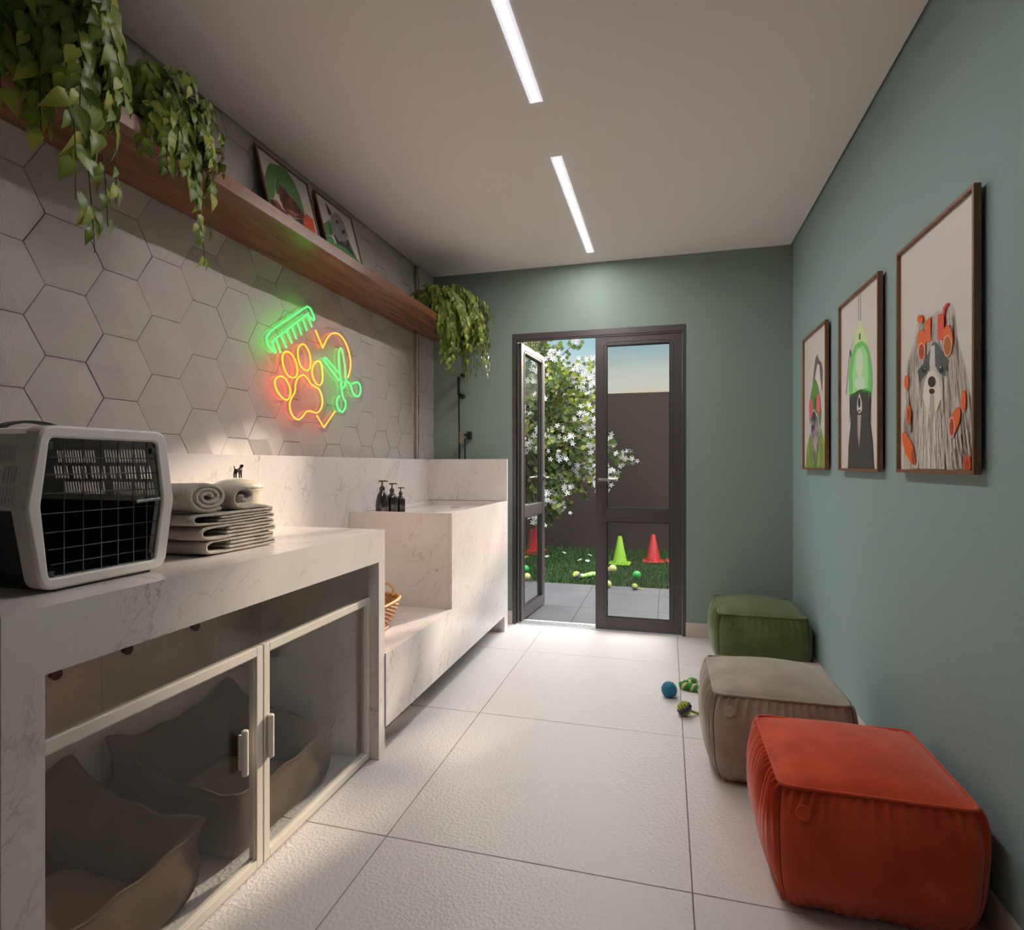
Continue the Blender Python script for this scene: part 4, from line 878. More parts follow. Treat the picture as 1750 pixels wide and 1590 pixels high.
m.grid([lp(sc_(OUT, 1.0), xb - .018), lp(sc_(OUT, .93), xb - .018)], closed_v=True)
m.build('door_surround', M_DOORW, parent=cr_, bevel=.0015, fixn=True)
m = MB()
def yr(z):   # inner opening limits at height z
    L = sorted([(1.2575, .917), (1.112, .884), (.963, .915)])
    def itp(T):
        T = sorted(T)
        for a, b in zip(T, T[1:]):
            if a[0] <= z <= b[0]: return a[1] + (b[1] - a[1]) * (z - a[0]) / (b[0] - a[0])
        return T[0][1] if z < T[0][0] else T[-1][1]
    return itp([(1.2575, .917), (1.112, .884), (.963, .915)]), itp([(1.2575, 1.153), (1.112, 1.178), (.963, 1.149)])
wx = -1.247
for i, yy in enumerate((.936, .978, 1.02, 1.0615, 1.102, 1.138)):
    m.tube([(wx, yy, .964), (wx, yy, 1.2565)], .0013, seg=6)
for z in (1.216, 1.180, 1.140, 1.098, 1.058, 1.022, .99):
    a, b = yr(z); m.tube([(wx, a, z), (wx, b, z)], .0013, seg=6)
m.tube([(wx, y, z) for y, z in INN], .0018, seg=6, closed=True)
m.build('wire_door', M_WIRE, parent=cr_, smooth=True)
m = MB(); m.tube([(-1.243, 1.105, 1.111), (-1.243, 1.172, 1.1145)], .0042, seg=10)
m.build('door_latch', mat('latch_metal', (.25, .27, .27, 1), rough=.3, metal=.6), parent=cr_, smooth=True, angle=40)
for a, z in ((.903, 1.241), (1.152, 1.236), (.905, .972), (1.150, .975)):
    m = MB(); m.box(-1.250, a - .006, z - .008, -1.240, a + .006, z + .006); m.build('corner_clip', M_WIRE, parent=cr_, bevel=.001)
arc = [(-1.48 , cyc + .075 * math.cos(a), 1.279 + .028 * math.sin(a)) for a in [PI * i / 14 for i in range(15)]]
m = MB(); g = []
for p in arc: g.append([(p[0] - .014, p[1], p[2]), (p[0] + .014, p[1], p[2]), (p[0] + .014, p[1] * .94 + cyc * .06, p[2] - .006), (p[0] - .014, p[1] * .94 + cyc * .06, p[2] - .006)])
m.grid(g, closed_v=True); m.build('carry_handle', [M_SHELLD], parent=cr_, bevel=.001)

# ================================================================ towels
M_TOW = mat('terry_towel', rgb(212, 202, 190), rough=1, spec=.05, sheen=.4, bump=(330, 1.0, .006), var=(240, rgb(184, 174, 163), .35, .65))
def ribbon(path, th, x0, x1, name, parent, label_seed, flare=0, nx=22, depth_fn=None):
    P = cr([(0, a, b) for a, b in path], 7); n = len(P); L, R = [], []
    for i, p in enumerate(P):
        t = (P[min(i + 1, n - 1)] - P[max(i - 1, 0)]).normalized(); nn = Vector((0, -t.z, t.y))
        w_ = th * .5 * (1 if 0 < i < n - 1 else .5)
        L.append(p + nn * w_); R.append(p - nn * w_)
    loop = L + R[::-1]; rings = []
    for k in range(nx + 1):
        x = x0 + (x1 - x0) * k / nx; sh = .65 if k in (0, nx) else 1
        r = []
        for i, q in enumerate(loop):
            c_ = P[i] if i < n else P[2 * n - 1 - i]
            q2 = c_ + (q - c_) * sh
            w1 = noise.noise(Vector((x * 9 + label_seed, q2.y * 9, q2.z * 14))) * .006; w2 = noise.noise(Vector((x * 7, q2.y * 7 + label_seed, q2.z * 9))) * .005
            edge = noise.noise(Vector((q2.y * 13, q2.z * 20, label_seed))) * .007 if k in (0, nx) else 0
            r.append((x + edge, q2.y + w1, max(q2.z + w2, .934)))
        rings.append(r)
    m = MB(); m.grid(rings, closed_v=True)
    o = len(m.v)
    for ri, rg in ((0, rings[0]), (-1, rings[-1])):
        base = 0 if ri == 0 else (len(rings) - 1) * len(rg)
        for i in range(n - 1):
            a, b, c_, d = i, i + 1, 2 * n - 2 - i, 2 * n - 1 - i
            m.f.append((base + a, base + b, base + c_, base + d))
    return m
xf_, xb_ = -1.283, -1.60
def folded(label, z0, h, ya, yb, seed, up_=0):
    q = h / 4; th = q * .96
    l1, l2, l3, l4 = (z0 + q * k for k in (.5, 1.5, 2.5, 3.5))
    path = [(ya + .09, l2), (ya + .16, l2), (yb - .02, l2), (yb - .004, l2 - q * .15), (yb, l1 + q * .5), (yb - .004, l1 + q * .1), (yb - .03, l1), (ya + .12, l1), (ya + .03, l1 + q * .05), (ya + .004, l1 + q * .7), (ya, z0 + h * .5),
            (ya + .004, l4 - q * .7), (ya + .03, l4 - q * .05), (ya + .12, l4), (yb - .035, l4 + up_), (yb - .012, l4 - q * .1 + up_), (yb - .008, l3 + q * .5 + up_), (yb - .012, l3 + q * .1 + up_), (yb - .04, l3 + up_), (ya + .16, l3), (ya + .10, l3)]
    a = ribbon(path, th, xf_, xb_, '', None, seed)
    o = a.build('folded_towel', M_TOW, smooth=True, loc=(-1.44, (ya + yb) / 2, z0), fixn=True)
    return tag(o, label, 'towel', 'towels on the marble counter')
folded('grey folded towel at the bottom of the stack on the marble counter', .935, .045, 1.362, 1.672, 1)
folded('grey folded towel second from the bottom of the stack', .980, .042, 1.352, 1.668, 5)
folded('grey folded towel directly under the two rolled towels', 1.0225, .034, 1.322, 1.660, 9)
def roll(label, yc, zc, ry, rz, turns, th, seed, tail=None, start=0):
    P = []
    n = int(turns * 10)
    for i in range(n + 1):
        a = start + 2 * PI * turns * i / n; k = .16 + .84 * i / n
        P.append((yc + math.cos(a) * (ry - th / 2) * k, zc + math.sin(a) * (rz - th / 2) * k))
    if tail: P += tail
    m = ribbon(P, th, xf_ - .012, xb_, '', None, seed, nx=18)
    o = m.build('rolled_towel', M_TOW, smooth=True, loc=(-1.44, yc, zc - rz), fixn=True)
    return tag(o, label, 'towel', 'towels on the marble counter')
roll('tightly rolled grey towel on the stack, next to the pet carrier', 1.390, 1.106, .083, .048, 2.9, .0145, 13, start=-.3)
roll('loosely rolled grey towel with open centre and a flat flap, in front of the jar', 1.540, 1.101, .060, .042, 1.25, .014, 17, tail=[(1.548, 1.0645), (1.61, 1.0665), (1.672, 1.056)], start=2.6)

# ================================================================ jar with dog figurine
jar = thing('ceramic_jar', 'cream ceramic jar with a dog figurine on its lid, behind the towels', 'jar', (-1.60, 1.862, .9335))
M_CER = mat('cream_ceramic', rgb(220, 208, 190), rough=.18, coat=.4)
m = MB(); m.lathe([(0.0, 0), (.075, 0), (.082, .006), (.086, .05), (.087, .150), (.089, .166), (.092, .172), (.088, .176), (.08, .176)], c=(-1.60, 1.862, .934), seg=40); m.build('jar_body', M_CER, parent=jar, smooth=True, angle=50)
m = MB(); m.lathe([(.0895, .1765), (.0935, .180), (.0935, .185), (.085, .194), (.062, .206), (.035, .2125), (.012, .214), (0, .214)], c=(-1.60, 1.862, .934), seg=40)
lid = m.build('lid', M_CER, parent=jar, smooth=True, angle=50)
# figurine: one skinned body
def skinned(name, nodes, edges, mt, parent, levels=2, root=0):
    me = bpy.data.meshes.new(name); off = parent_world(parent)
    me.from_pydata([tuple(Vector(p) - off) for p, r in nodes], edges, []); me.update()
    o = bpy.data.objects.new(name, me); COL.objects.link(o); me.materials.append(mt); o.parent = parent
    sk = o.modifiers.new('skin', 'SKIN'); sk.use_smooth_shade = True
    for i, (p, r) in enumerate(nodes):
        v = me.skin_vertices[0].data[i]; r = r if isinstance(r, tuple) else (r, r); v.radius = r; v.use_root = i == root
    s2 = o.modifiers.new('sub', 'SUBSURF'); s2.levels = levels; s2.render_levels = levels
    return o
M_BRONZE = mat('dark_bronze', (.035, .03, .028, 1), rough=.28, metal=.7)
jx, jy, jz = -1.60, 1.866, .934 + .2135
def J(a, b, c_): return (jx + a, jy + b, jz + c_)      # b runs tail(-) to head(+)
nd = [(J(0, -.012, .030), .0075), (J(0, .004, .031), .0085), (J(0, .012, .037), .0065), (J(0, .015, .046), .0055), (J(0, .019, .0515), .0062), (J(0.002, .027, .0495), .0035),
      (J(.004, -.016, .024), .004), (J(.0045, -.018, .012), .0028), (J(.0045, -.016, .0015), .0026), (J(-.004, -.016, .024), .004), (J(-.0045, -.018, .012), .0028), (J(-.0045, -.016, .0015), .0026),
      (J(.004, .010, .024), .0036), (J(.0045, .010, .012), .0026), (J(.0045, .011, .0015), .0026), (J(-.004, .010, .024), .0036), (J(-.0045, .010, .012), .0026), (J(-.0045, .011, .0015), .0026),
      (J(0, -.018, .036), .0026), (J(0, -.022, .044), .0018), (J(0, -.024, .050), .0012)]
ed = [(0, 1), (1, 2), (2, 3), (3, 4), (4, 5), (0, 6), (6, 7), (7, 8), (0, 9), (9, 10), (10, 11), (1, 12), (12, 13), (13, 14), (1, 15), (15, 16), (16, 17), (0, 18), (18, 19), (19, 20)]
fig = skinned('dog_figurine', nd, ed, M_BRONZE, lid)
# ears and collar belong to the figurine's mesh level: small extra part of the lid
m = MB()
for s_ in (-1, 1): m.ball(J(s_ * .0058, .018, .0495), (.0016, .0028, .0055), nu=8, nv=6)
m.build('figurine_ears', M_BRONZE, parent=lid, smooth=True)

# ================================================================ soap bottles in the basin
M_BOT = mat('dark_brown_bottle', (.020, .016, .014, 1), rough=.14, coat=.6)
M_PUMP = mat('bronze_pump', rgb(92, 82, 66), rough=.28, metal=.8)
def bottle(label, x, y, H_, r, style):
    t = thing('pump_bottle', label, 'bottle', (x, y, .905), 'pump bottles on the basin')
    z = .9052; hb = H_ * .70
    if style == 0: pr = [(0, 0), (r * .95, 0), (r, .004), (r, hb * .42), (r * .93, hb * .62), (r * .70, hb * .84), (r * .42, hb * .97), (r * .34, hb), (0, hb)]
    else: pr = [(0, 0), (r * .95, 0), (r, .004), (r, hb * .72), (r * .93, hb * .80), (r * .62, hb * .90), (r * .36, hb * .95), (r * .33, hb), (0, hb)]
    m = MB(); m.lathe(pr, c=(x, y, z), seg=28); m.build('bottle_body', M_BOT, parent=t, smooth=True, angle=50)
    m = MB(); m.lathe([(0, hb), (r * .40, hb), (r * .42, hb + .004), (r * .42, hb + H_ * .085), (r * .30, hb + H_ * .11), (r * .12, hb + H_ * .15), (r * .14, H_ * .955), (0, H_ * .955)], c=(x, y, z), seg=20)
    m.build('pump_collar', M_PUMP, parent=t, smooth=True, angle=40)
    m = MB(); zz = z + H_ * .965; m.tube([(x - r * .55, y - .003, zz), (x - r * .3, y, zz), (x + r * .6, y + .002, zz + .001), (x + r * .95, y + .004, zz - .002)], [r * .10, r * .14, r * .11, r * .07], seg=10)
    m.build('pump_spout', M_PUMP, parent=t, smooth=True)
bottle('largest dark pump bottle with sloping shoulders, left of the three on the bath basin', -1.612, 3.05, .207, .0385, 0)
bottle('middle dark pump bottle of the three on the bath basin', -1.592, 3.135, .188, .034, 1)
bottle('smallest dark pump bottle, right of the three on the bath basin', -1.575, 3.215, .160, .029, 1)

# ================================================================ wicker basket on the bath's step
bk_ = thing('wicker_basket', 'brown wicker basket with loop handle on the low marble step', 'basket', (-1.36, 2.40, ZS))
M_WICK = mat('wicker', rgb(176, 122, 72), rough=.55, var=(30, rgb(140, 88, 48), .35, .65)); M_WICKL = mat('wicker_rim', rgb(200, 152, 84), rough=.5)
bc = (-1.365, 2.385); zb_ = ZS + .001
def rr(a, hx_, hy_, n=4):
    c_, s_ = math.cos(a), math.sin(a); r = (abs(c_) ** n + abs(s_) ** n) ** (-1 / n); return c_ * r * hx_, s_ * r * hy_
st, rows = 60, 14
for inner in (0, 1):
    g = []
    for j in range(rows * 4 + 1):
        t_ = j / (rows * 4); hx_ = .082 + .040 * math.sin(t_ * PI / 2) ** .9; hy_ = .140 + .075 * math.sin(t_ * PI / 2) ** .9; r = []
        row = int(t_ * rows - 1e-6); ph = t_ * rows - row
        for i in range(st * 4):
            a = 2 * PI * i / (st * 4)
            w_ = math.cos(a * st / 2 + PI * row) * .0028 * abs(math.sin(PI * ph)) ** .5
            k = -.004 if inner else 0
            x, y = rr(a, hx_ + w_ + k, hy_ + w_ + k); zz = zb_ + .014 + (.118 + .010 * abs(y / hy_) ** 2) * t_ + .0012 * math.sin(a * st / 2)
            r.append((bc[0] + x, bc[1] + y, zz))
        g.append(r)
    if not inner: m = MB()
    m.grid(g, closed_v=True)
m.build('woven_side', M_WICK, parent=bk_, smooth=True)
m = MB(); m.tube([(bc[0] + rr(a, .123, .216)[0], bc[1] + rr(a, .123, .216)[1], zb_ + .133 + .010 * abs(math.sin(a)) ** 2) for a in [2 * PI * i / 80 for i in range(80)]], .0075, seg=8, closed=True); m.build('rim', M_WICKL, parent=bk_, smooth=True)
m = MB(); m.tube([(bc[0] + rr(a, .084, .143)[0], bc[1] + rr(a, .084, .143)[1], zb_ + .008) for a in [2 * PI * i / 60 for i in range(60)]], .0075, seg=8, closed=True)
m.prism([rr(a, .08, .14) for a in [2 * PI * i / 40 for i in range(40)]], 'z', 0.004, .012)
m.v = [(v[0] + (bc[0] if i >= 480 else 0), v[1] + (bc[1] if i >= 480 else 0), v[2] + (zb_ if i >= 480 else 0)) for i, v in enumerate(m.v)]
m.build('base_ring', M_WICK, parent=bk_, smooth=True)
for s_ in (1, -1):
    yy = bc[1] + s_ * .206; m = MB(); m.tube([(bc[0] - .058, yy, zb_ + .135), (bc[0] - .054, yy, zb_ + .170), (bc[0] - .032, yy, zb_ + .190), (bc[0], yy, zb_ + .194), (bc[0] + .032, yy, zb_ + .190), (bc[0] + .054, yy, zb_ + .170), (bc[0] + .058, yy, zb_ + .135)], .006, seg=8)
    m.build('handle', M_WICKL, parent=bk_, smooth=True)
m = MB(); m.lathe([(0, 0), (.024, 0), (.025, .07), (.018, .085), (.010, .09), (.010, .108), (0, .108)], c=(-1.365, 2.43, zb_ + .013), seg=18)
tag(m.build('small_bottle', M_BOT, smooth=True, angle=50, loc=(-1.365, 2.43, zb_ + .013)), 'small dark bottle standing inside the wicker basket', 'bottle')

# ================================================================ hand shower and valve on the far wall
M_SH = mat('shower_black_metal', (.03, .027, .026, 1), rough=.25, metal=.5)
M_SHB = mat('brushed_metal', rgb(150, 140, 132), rough=.3, metal=.6)
t = thing('hand_shower', 'slim black hand shower with long hose, on the green wall above the bath', 'shower', (-1.535, YB, 1.7))
m = MB(); m.box(-1.566, 4.10, 1.872, -1.520, 4.135, 1.895); m.build('shower_head', M_SHB, parent=t, bevel=.002)
m = MB(); m.box(-1.541, 4.106, 1.735, -1.524, 4.130, 1.872); m.build('grip', M_SH, parent=t, bevel=.004)
m = MB(); m.tube([(-1.525, YB - .001, 1.73), (-1.525, 4.13, 1.73)], .020, seg=20); m.build('wall_holder', M_SH, parent=t, smooth=True, angle=40)
m = MB(); m.tube([(-1.515, YB - .001, 1.888), (-1.515, 4.135, 1.888)], .013, seg=16); m.build('wall_holder', M_SH, parent=t, smooth=True, angle=40)
m = MB(); m.tube(cr([(-1.532, 4.118, 1.74), (-1.531, 4.12, 1.6), (-1.531, 4.13, 1.3), (-1.531, 4.13, 1.0), (-1.52, 4.13, .6)], 5), .0062, seg=8); m.build('hose', M_SH, parent=t, smooth=True)
t = thing('shower_valve', 'small valve with pale lever plate, right of the shower hose', 'valve', (-1.48, YB, 1.4))
m = MB(); m.box(-1.520, 4.10, 1.366, -1.487, 4.112, 1.452); m.build('lever_plate', M_SHB, parent=t, bevel=.002)
m = MB(); m.box(-1.478, 4.15, 1.398, -1.448, YB - .001, 1.456); m.tube([(-1.463, 4.11, 1.43), (-1.463, 4.16, 1.43)], .011, seg=14); m.box(-1.49, 4.106, 1.42, -1.455, 4.118, 1.437); m.build('valve_body', M_SH, parent=t, bevel=.002)
m = MB(); m.tube([(-1.484, 4.125, 1.40), (-1.484, 4.125, 1.0), (-1.484, 4.125, .6)], .0052, seg=8); m.build('pipe', M_SH, parent=t, smooth=True)

# ================================================================ dog toys
M_LIME = mat('lime_rope', rgb(160, 170, 62), rough=.8, bump=(700, .6, .002)); M_PURP = mat('purple_rope', rgb(66, 58, 92), rough=.8, bump=(700, .6, .002))
M_GRN = mat('green_rope', rgb(48, 140, 40), rough=.8); M_PINK = mat('pink_rope', rgb(222, 190, 172), rough=.8)
def spiky(label, x, y, z0, r, col, grp=None, sp=True):
    m = MB(); c_ = (x, y, z0 + r); m.ball(c_, r, nu=28, nv=18)
    if sp:
        n = 190; ga = PI * (3 - 5 ** .5)
        for i in range(n):
            zz = 1 - 2 * (i + .5) / n; q = math.sqrt(1 - zz * zz); d = Vector((q * math.cos(ga * i), q * math.sin(ga * i), zz))
            b = Vector(c_) + d * r * .97; m.tube([b, b + d * r * .12, b + d * r * .20], [r * .075, r * .055, r * .03], seg=6)
        m.v = [(a, b, max(c, z0 + .0002)) for a, b, c in m.v]
    o = m.build('spiky_ball' if sp else 'rubber_ball', mat('ball_' + label[:12].replace(' ', '_'), col, rough=.45, spec=.4), smooth=True, loc=(x, y, z0)); tag(o, label, 'ball', grp)
spiky('blue spiky rubber ball on the floor tiles beside the beige pouf', .013, 3.08, 0, .036, rgb(52, 132, 164))
def knot_ball(label, x, y, z0, r, tail=True, grp=None, rot=0.0, mats=(M_LIME, M_PURP)):
    t = thing('rope_ball_toy', label, 'dog toy', (x, y, z0), grp); c_ = Vector((x, y, z0 + r))
    Rm = Matrix.Rotation(rot, 3, 'Z') @ Matrix.Rotation(math.radians(-35), 3, 'Y')
    def arcs(axis, offs, rad, w_, a0=0, a1=2 * PI):
        mb = MB()
        for o_ in offs:
            q = math.sqrt(max(rad * rad - o_ * o_, 0)); P = []
            n = 22
            for i in range(n + 1):
                a = a0 + (a1 - a0) * i / n; v = {'x': (o_, q * math.cos(a), q * math.sin(a)), 'y': (q * math.cos(a), o_, q * math.sin(a)), 'z': (q * math.cos(a), q * math.sin(a), o_)}[axis]
                p = c_ + Rm @ Vector(v); p.z = max(p.z, z0 + w_); P.append(p)
            mb.tube(P, w_, seg=8)
        return mb
    arcs('x', [k * r * .38 for k in (-1.5, -.5, .5, 1.5)], r * .86, r * .15).build('lime_strands', mats[0], parent=t, smooth=True)
    arcs('y', [k * r * .36 for k in (-.9, 0, .9)], r * .78, r * .15).build('lime_strands', mats[0], parent=t, smooth=True)
    arcs('z', [k * r * .34 for k in (-.5, .5)], r * .93, r * .17).build('purple_strands', mats[1], parent=t, smooth=True)
    if tail:
        m = MB(); m.tube(cr([(x + r * .7, y + .004, z0 + r * .8), (x + r * 1.2, y + .012, z0 + r * .5), (x + r * 1.9, y + .022, z0 + r * .22), (x + r * 2.8, y + .03, z0 + r * .2)], 4), r * .19, seg=8)
        m.build('rope_tail', mats[0], parent=t, smooth=True)
knot_ball('lime and purple knotted rope ball on the floor in front of the beige pouf', .082, 2.868, 0, .034)
# plaited rope bone
def plait(label, P, r, loc, name='rope_toy', mats=None, grp=None):
    mats = mats or (M_GRN, M_PINK); t = thing(name, label, 'dog toy', loc, grp); P = cr(P, 10); n = len(P)
    for s_, mt in enumerate(mats + (mats[0],)):
        m = MB(); Q = []
        for i, p in enumerate(P):
            tg = (P[min(i + 1, n - 1)] - P[max(i - 1, 0)]).normalized(); a = tg.cross(Vector((0, 0, 1))).normalized(); b = a.cross(tg)
            an = i * .62 + s_ * 2 * PI / 3; Q.append(p + a * math.cos(an) * r * .6 + b * math.sin(an) * r * .6)
        m.tube(Q, r * .6, seg=7); m.build('rope_strand', mt, parent=t, smooth=True)
    return t
plait('green and pink plaited rope toy half behind the beige pouf', [(.125, 3.275, .018), (.145, 3.25, .030), (.12, 3.225, .026), (.082, 3.215, .019), (.10, 3.195, .018), (.145, 3.185, .020), (.18, 3.165, .019), (.215, 3.14, .018), (.26, 3.12, .018)], .018, (.15, 3.18, 0))
m = MB()

# ================================================================ hanging plants on the shelf
M_LEAF = mat('vine_leaf', rough=.36, colattr='Col', spec=.55, sheen=.1)
_nt = M_LEAF.node_tree; _b = _nt.nodes['Principled BSDF']; _b.inputs['Subsurface Weight'].default_value = 0
_tr = N(_nt, 'ShaderNodeBsdfTranslucent'); _ms = N(_nt, 'ShaderNodeMixShader'); _ms.inputs[0].default_value = .22
_vc = [n for n in _nt.nodes if n.type == 'VERTEX_COLOR'][0]; _nt.links.new(_vc.outputs[0], _tr.inputs[0])
_o = [n for n in _nt.nodes if n.type == 'OUTPUT_MATERIAL'][0]
_nt.links.new(_b.outputs[0], _ms.inputs[1]); _nt.links.new(_tr.outputs[0], _ms.inputs[2]); _nt.links.new(_ms.outputs[0], _o.inputs[0])
M_STEM = mat('vine_stem', rgb(74, 70, 36), rough=.7); M_POT = mat('beige_pot', rgb(186, 160, 138), rough=.6)
TS = [0, .07, .2, .38, .56, .74, .89, 1.0]; WS = [.16, .37, .48, .46, .35, .20, .075, 0.0]
def leaf_into(mb, base, d, nrm, L, Wd, rnd, fold=.35, droop=.35):
    d = d.normalized(); s = d.cross(nrm).normalized(); nrm = s.cross(d)
    hue = rnd.random(); dark = rgb(96, 122, 46) if hue < .45 else (rgb(128, 146, 56) if hue < .8 else rgb(172, 176, 76))
    rib = tuple(dark[i] * .8 + rgb(176, 186, 84)[i] * .2 for i in range(3)) + (1,)
    cols_ = [[], [], [], [], []]; twist = rnd.uniform(-.25, .25)
    for t_, w_ in zip(TS, WS):
        p = base + d * (L * t_) - nrm * (droop * L * t_ * t_) + s * (twist * L * t_ * t_ * .5); lobe = d * (-.09 * L if t_ == 0 else 0)
        for k, (a, f_) in enumerate(((-1, .82), (-.55, .62), (0, 0), (.55, .62), (1, .82))):
            cols_[k].append(p + (lobe if k != 2 else lobe * -.3) + s * (a * w_ * Wd) + nrm * (fold * f_ * w_ * Wd))
    n = len(TS); o = len(mb.v)
    for c_ in cols_: mb.v += [tuple(p) for p in c_]
    for k in range(4):
        for i in range(n - 1):
            mb.c[len(mb.f)] = dark if k in (0, 3) else rib; mb.f.append(tuple(o + j for j in (k * n + i, (k + 1) * n + i, (k + 1) * n + i + 1, k * n + i + 1)))
def vine_plant(label, px_, py_, pz, R_, ns, Lmin, Lmax, size, seed, spread, pot_r=.085, fat=.62, long=(), amax=PI):
    rnd = random.Random(seed); t = thing('trailing_plant', label, 'plant', (px_, py_, pz), 'trailing plants on the wooden shelf')
    m = MB(); h = pot_r * 1.5; m.lathe([(0, 0), (pot_r * .7, 0), (pot_r * .74, .004), (pot_r, h - .01), (pot_r * 1.03, h), (pot_r * .95, h), (pot_r * .9, h - .015), (0, h - .02)], c=(px_, py_, pz), seg=32)
    m.build('pot', M_POT, parent=t, smooth=True, angle=50)
    lf, sm = MB(), MB()
    for k in range(ns):
        th = rnd.uniform(-amax, amax) if rnd.random() < .25 else rnd.gauss(0, 1.0)
        dirx = Vector((math.cos(th), math.sin(th), 0)); rad = R_ * rnd.uniform(.35, 1.0); drop = rnd.uniform(Lmin, Lmax) * (1 if rnd.random() < .7 else rnd.uniform(.3, .7))
        if k < len(long): th, rad, drop = long[k]; dirx = Vector((math.cos(th), math.sin(th), 0))
        lift = rnd.uniform(.03, .13) * size / .07
        if math.cos(th) < .25: drop = min(drop, .10); rad = min(rad, .16)
        P = []
        ox, oy = rnd.uniform(-.3, .3) * pot_r, rnd.uniform(-.3, .3) * pot_r
        for i in range(13):
            s_ = i / 12; out = rad * (1 - math.exp(-3.6 * s_)) / (1 - math.exp(-3.6)); fallz = h + lift * math.sin(min(s_ * 4.0, 1.0) * PI * .62) - drop * max(0, s_ - .16) ** 1.15 / .84 ** 1.15
            P.append(Vector((px_ + ox + dirx.x * out * spread[0] + .012 * math.sin(5 * s_ + k), py_ + oy + dirx.y * out * spread[1] + .012 * math.cos(6 * s_ + k), pz + fallz)))
        # keep off wall and clear of the shelf board
        for p in P:
            p.x = max(p.x, -1.775)
            if p.z < pz + .05 and p.x < -1.47:
                if drop > .12: p.x = -1.462
                else: p.z = pz + .05
            if p.z > HC - .04: p.z = HC - .04
            p.y = min(p.y, YB - .05)
        P = cr(P, 3); n = len(P)
        sm.tube(P, [.0016 * (1.2 - .8 * i / n) * size / .07 + .0003 for i in range(n)], seg=5)
        length = sum((P[i + 1] - P[i]).length for i in range(n - 1)); step = size * .23; acc = 0; nxt = size * .4; side = 1
        for i in range(n - 1):
            acc += (P[i + 1] - P[i]).length
            while acc > nxt:
                s_ = nxt / length; tg = (P[i + 1] - P[i]).normalized(); side = -side
                lat = tg.cross(Vector((dirx.x, dirx.y, .2))).normalized() * side
                dd = (tg * .55 + lat * rnd.uniform(.2, .9) + Vector((0, 0, -1)) * rnd.uniform(.5, 1.1) + dirx * rnd.uniform(-.05, .4))
                nn = (dirx * 1.0 + Vector((rnd.uniform(-.5, .5), rnd.uniform(-.6, .6), rnd.uniform(.1, .9))))
                sz = size * (1.15 - .62 * s_ ** 1.2) * rnd.uniform(.7, 1.2)
                if drop > .4 and s_ > .75 and rnd.random() < .55: nxt += step; continue
                b = P[i] + lat * .1 * size
                leaf_into(lf, b, dd, nn, sz, sz * fat, rnd, fold=rnd.uniform(.0, .4), droop=rnd.uniform(.15, .55))
                nxt += step * rnd.uniform(.7, 1.3)
    def lim(v):
        x, y, z = v
        z = min(z, HC - .006); x = max(x, -1.785); y = min(y, YB - .01)
        if 2.155 < z < 2.222 and x < -1.478: x = -1.478
        return (x, y, z)
    lf.v = [lim(v) for v in lf.v]
    sm.v = [(x, min(y, YB - .01), min(z, HC - .01)) for x, y, z in sm.v]
    sm.build('stems', M_STEM, parent=t, smooth=True)
    lf.build('foliage', M_LEAF, parent=t, smooth=True)
ZSH = 2.2165
vine_plant('trailing green plant at the left edge of the photo, nearest on the shelf', -1.62, .73, ZSH, .34, 60, .14, .40, .088, 31, (1.0, .75), long=((.6, .30, .60), (.3, .3, .55)))
vine_plant('largest trailing green plant in the top left corner, on the wooden shelf', -1.62, 1.06, ZSH, .36, 96, .14, .44, .086, 32, (1.0, .62), long=((.1, .30, .74), (.35, .3, .68), (-.2, .30, .62), (.6, .28, .60)))
vine_plant('trailing green plant on the shelf, left of the leaning cat portrait', -1.62, 1.46, ZSH, .27, 74, .12, .32, .064, 33, (.9, .72), pot_r=.075, long=((.3, .22, .52), (.0, .22, .50), (.7, .22, .45)))
vine_plant('trailing green plant on the far end of the shelf, above the dog bath', -1.60, 3.78, ZSH, .42, 120, .30, .60, .064, 34, (1.05, .72), pot_r=.08, long=((0, .40, .66), (-.3, .40, .62), (.4, .38, .64), (.2, .25, .62)))

# ================================================================ garden: grass, tree, cones, balls
r = random.Random(77); g = MB()
for i in range(34000):
    y = 5.77 + (8.19 - 5.77) * r.random() ** 1.15; x = r.uniform(-2.6, 1.1)
    h = r.uniform(.022, .05); a = r.uniform(0, 6.28); w_ = .0032; lx, ly = r.gauss(0, .014), r.gauss(0, .014)
    c_ = rgb(*r.choice(((30, 60, 16), (26, 50, 14), (38, 70, 20), (24, 46, 14), (46, 76, 24))))
    dx, dy = math.cos(a) * w_, math.sin(a) * w_
    g.add([(x - dx, y - dy, -.012), (x + dx, y + dy, -.012), (x + dx * .7 + lx * .4, y + dy * .7 + ly * .4, h * .6 - .005), (x - dx * .7 + lx * .4, y - dy * .7 + ly * .4, h * .6 - .005), (x + lx, y + ly, h)], [(0, 1, 2, 3), (3, 2, 4)], col=c_)
go = g.build('lawn_grass', mat('grass_blade', rough=.6, colattr='Col'), loc=(-.75, 7, 0))
tag(go, 'short green lawn behind the paving, in front of the garden wall', 'grass'); go['kind'] = 'stuff'

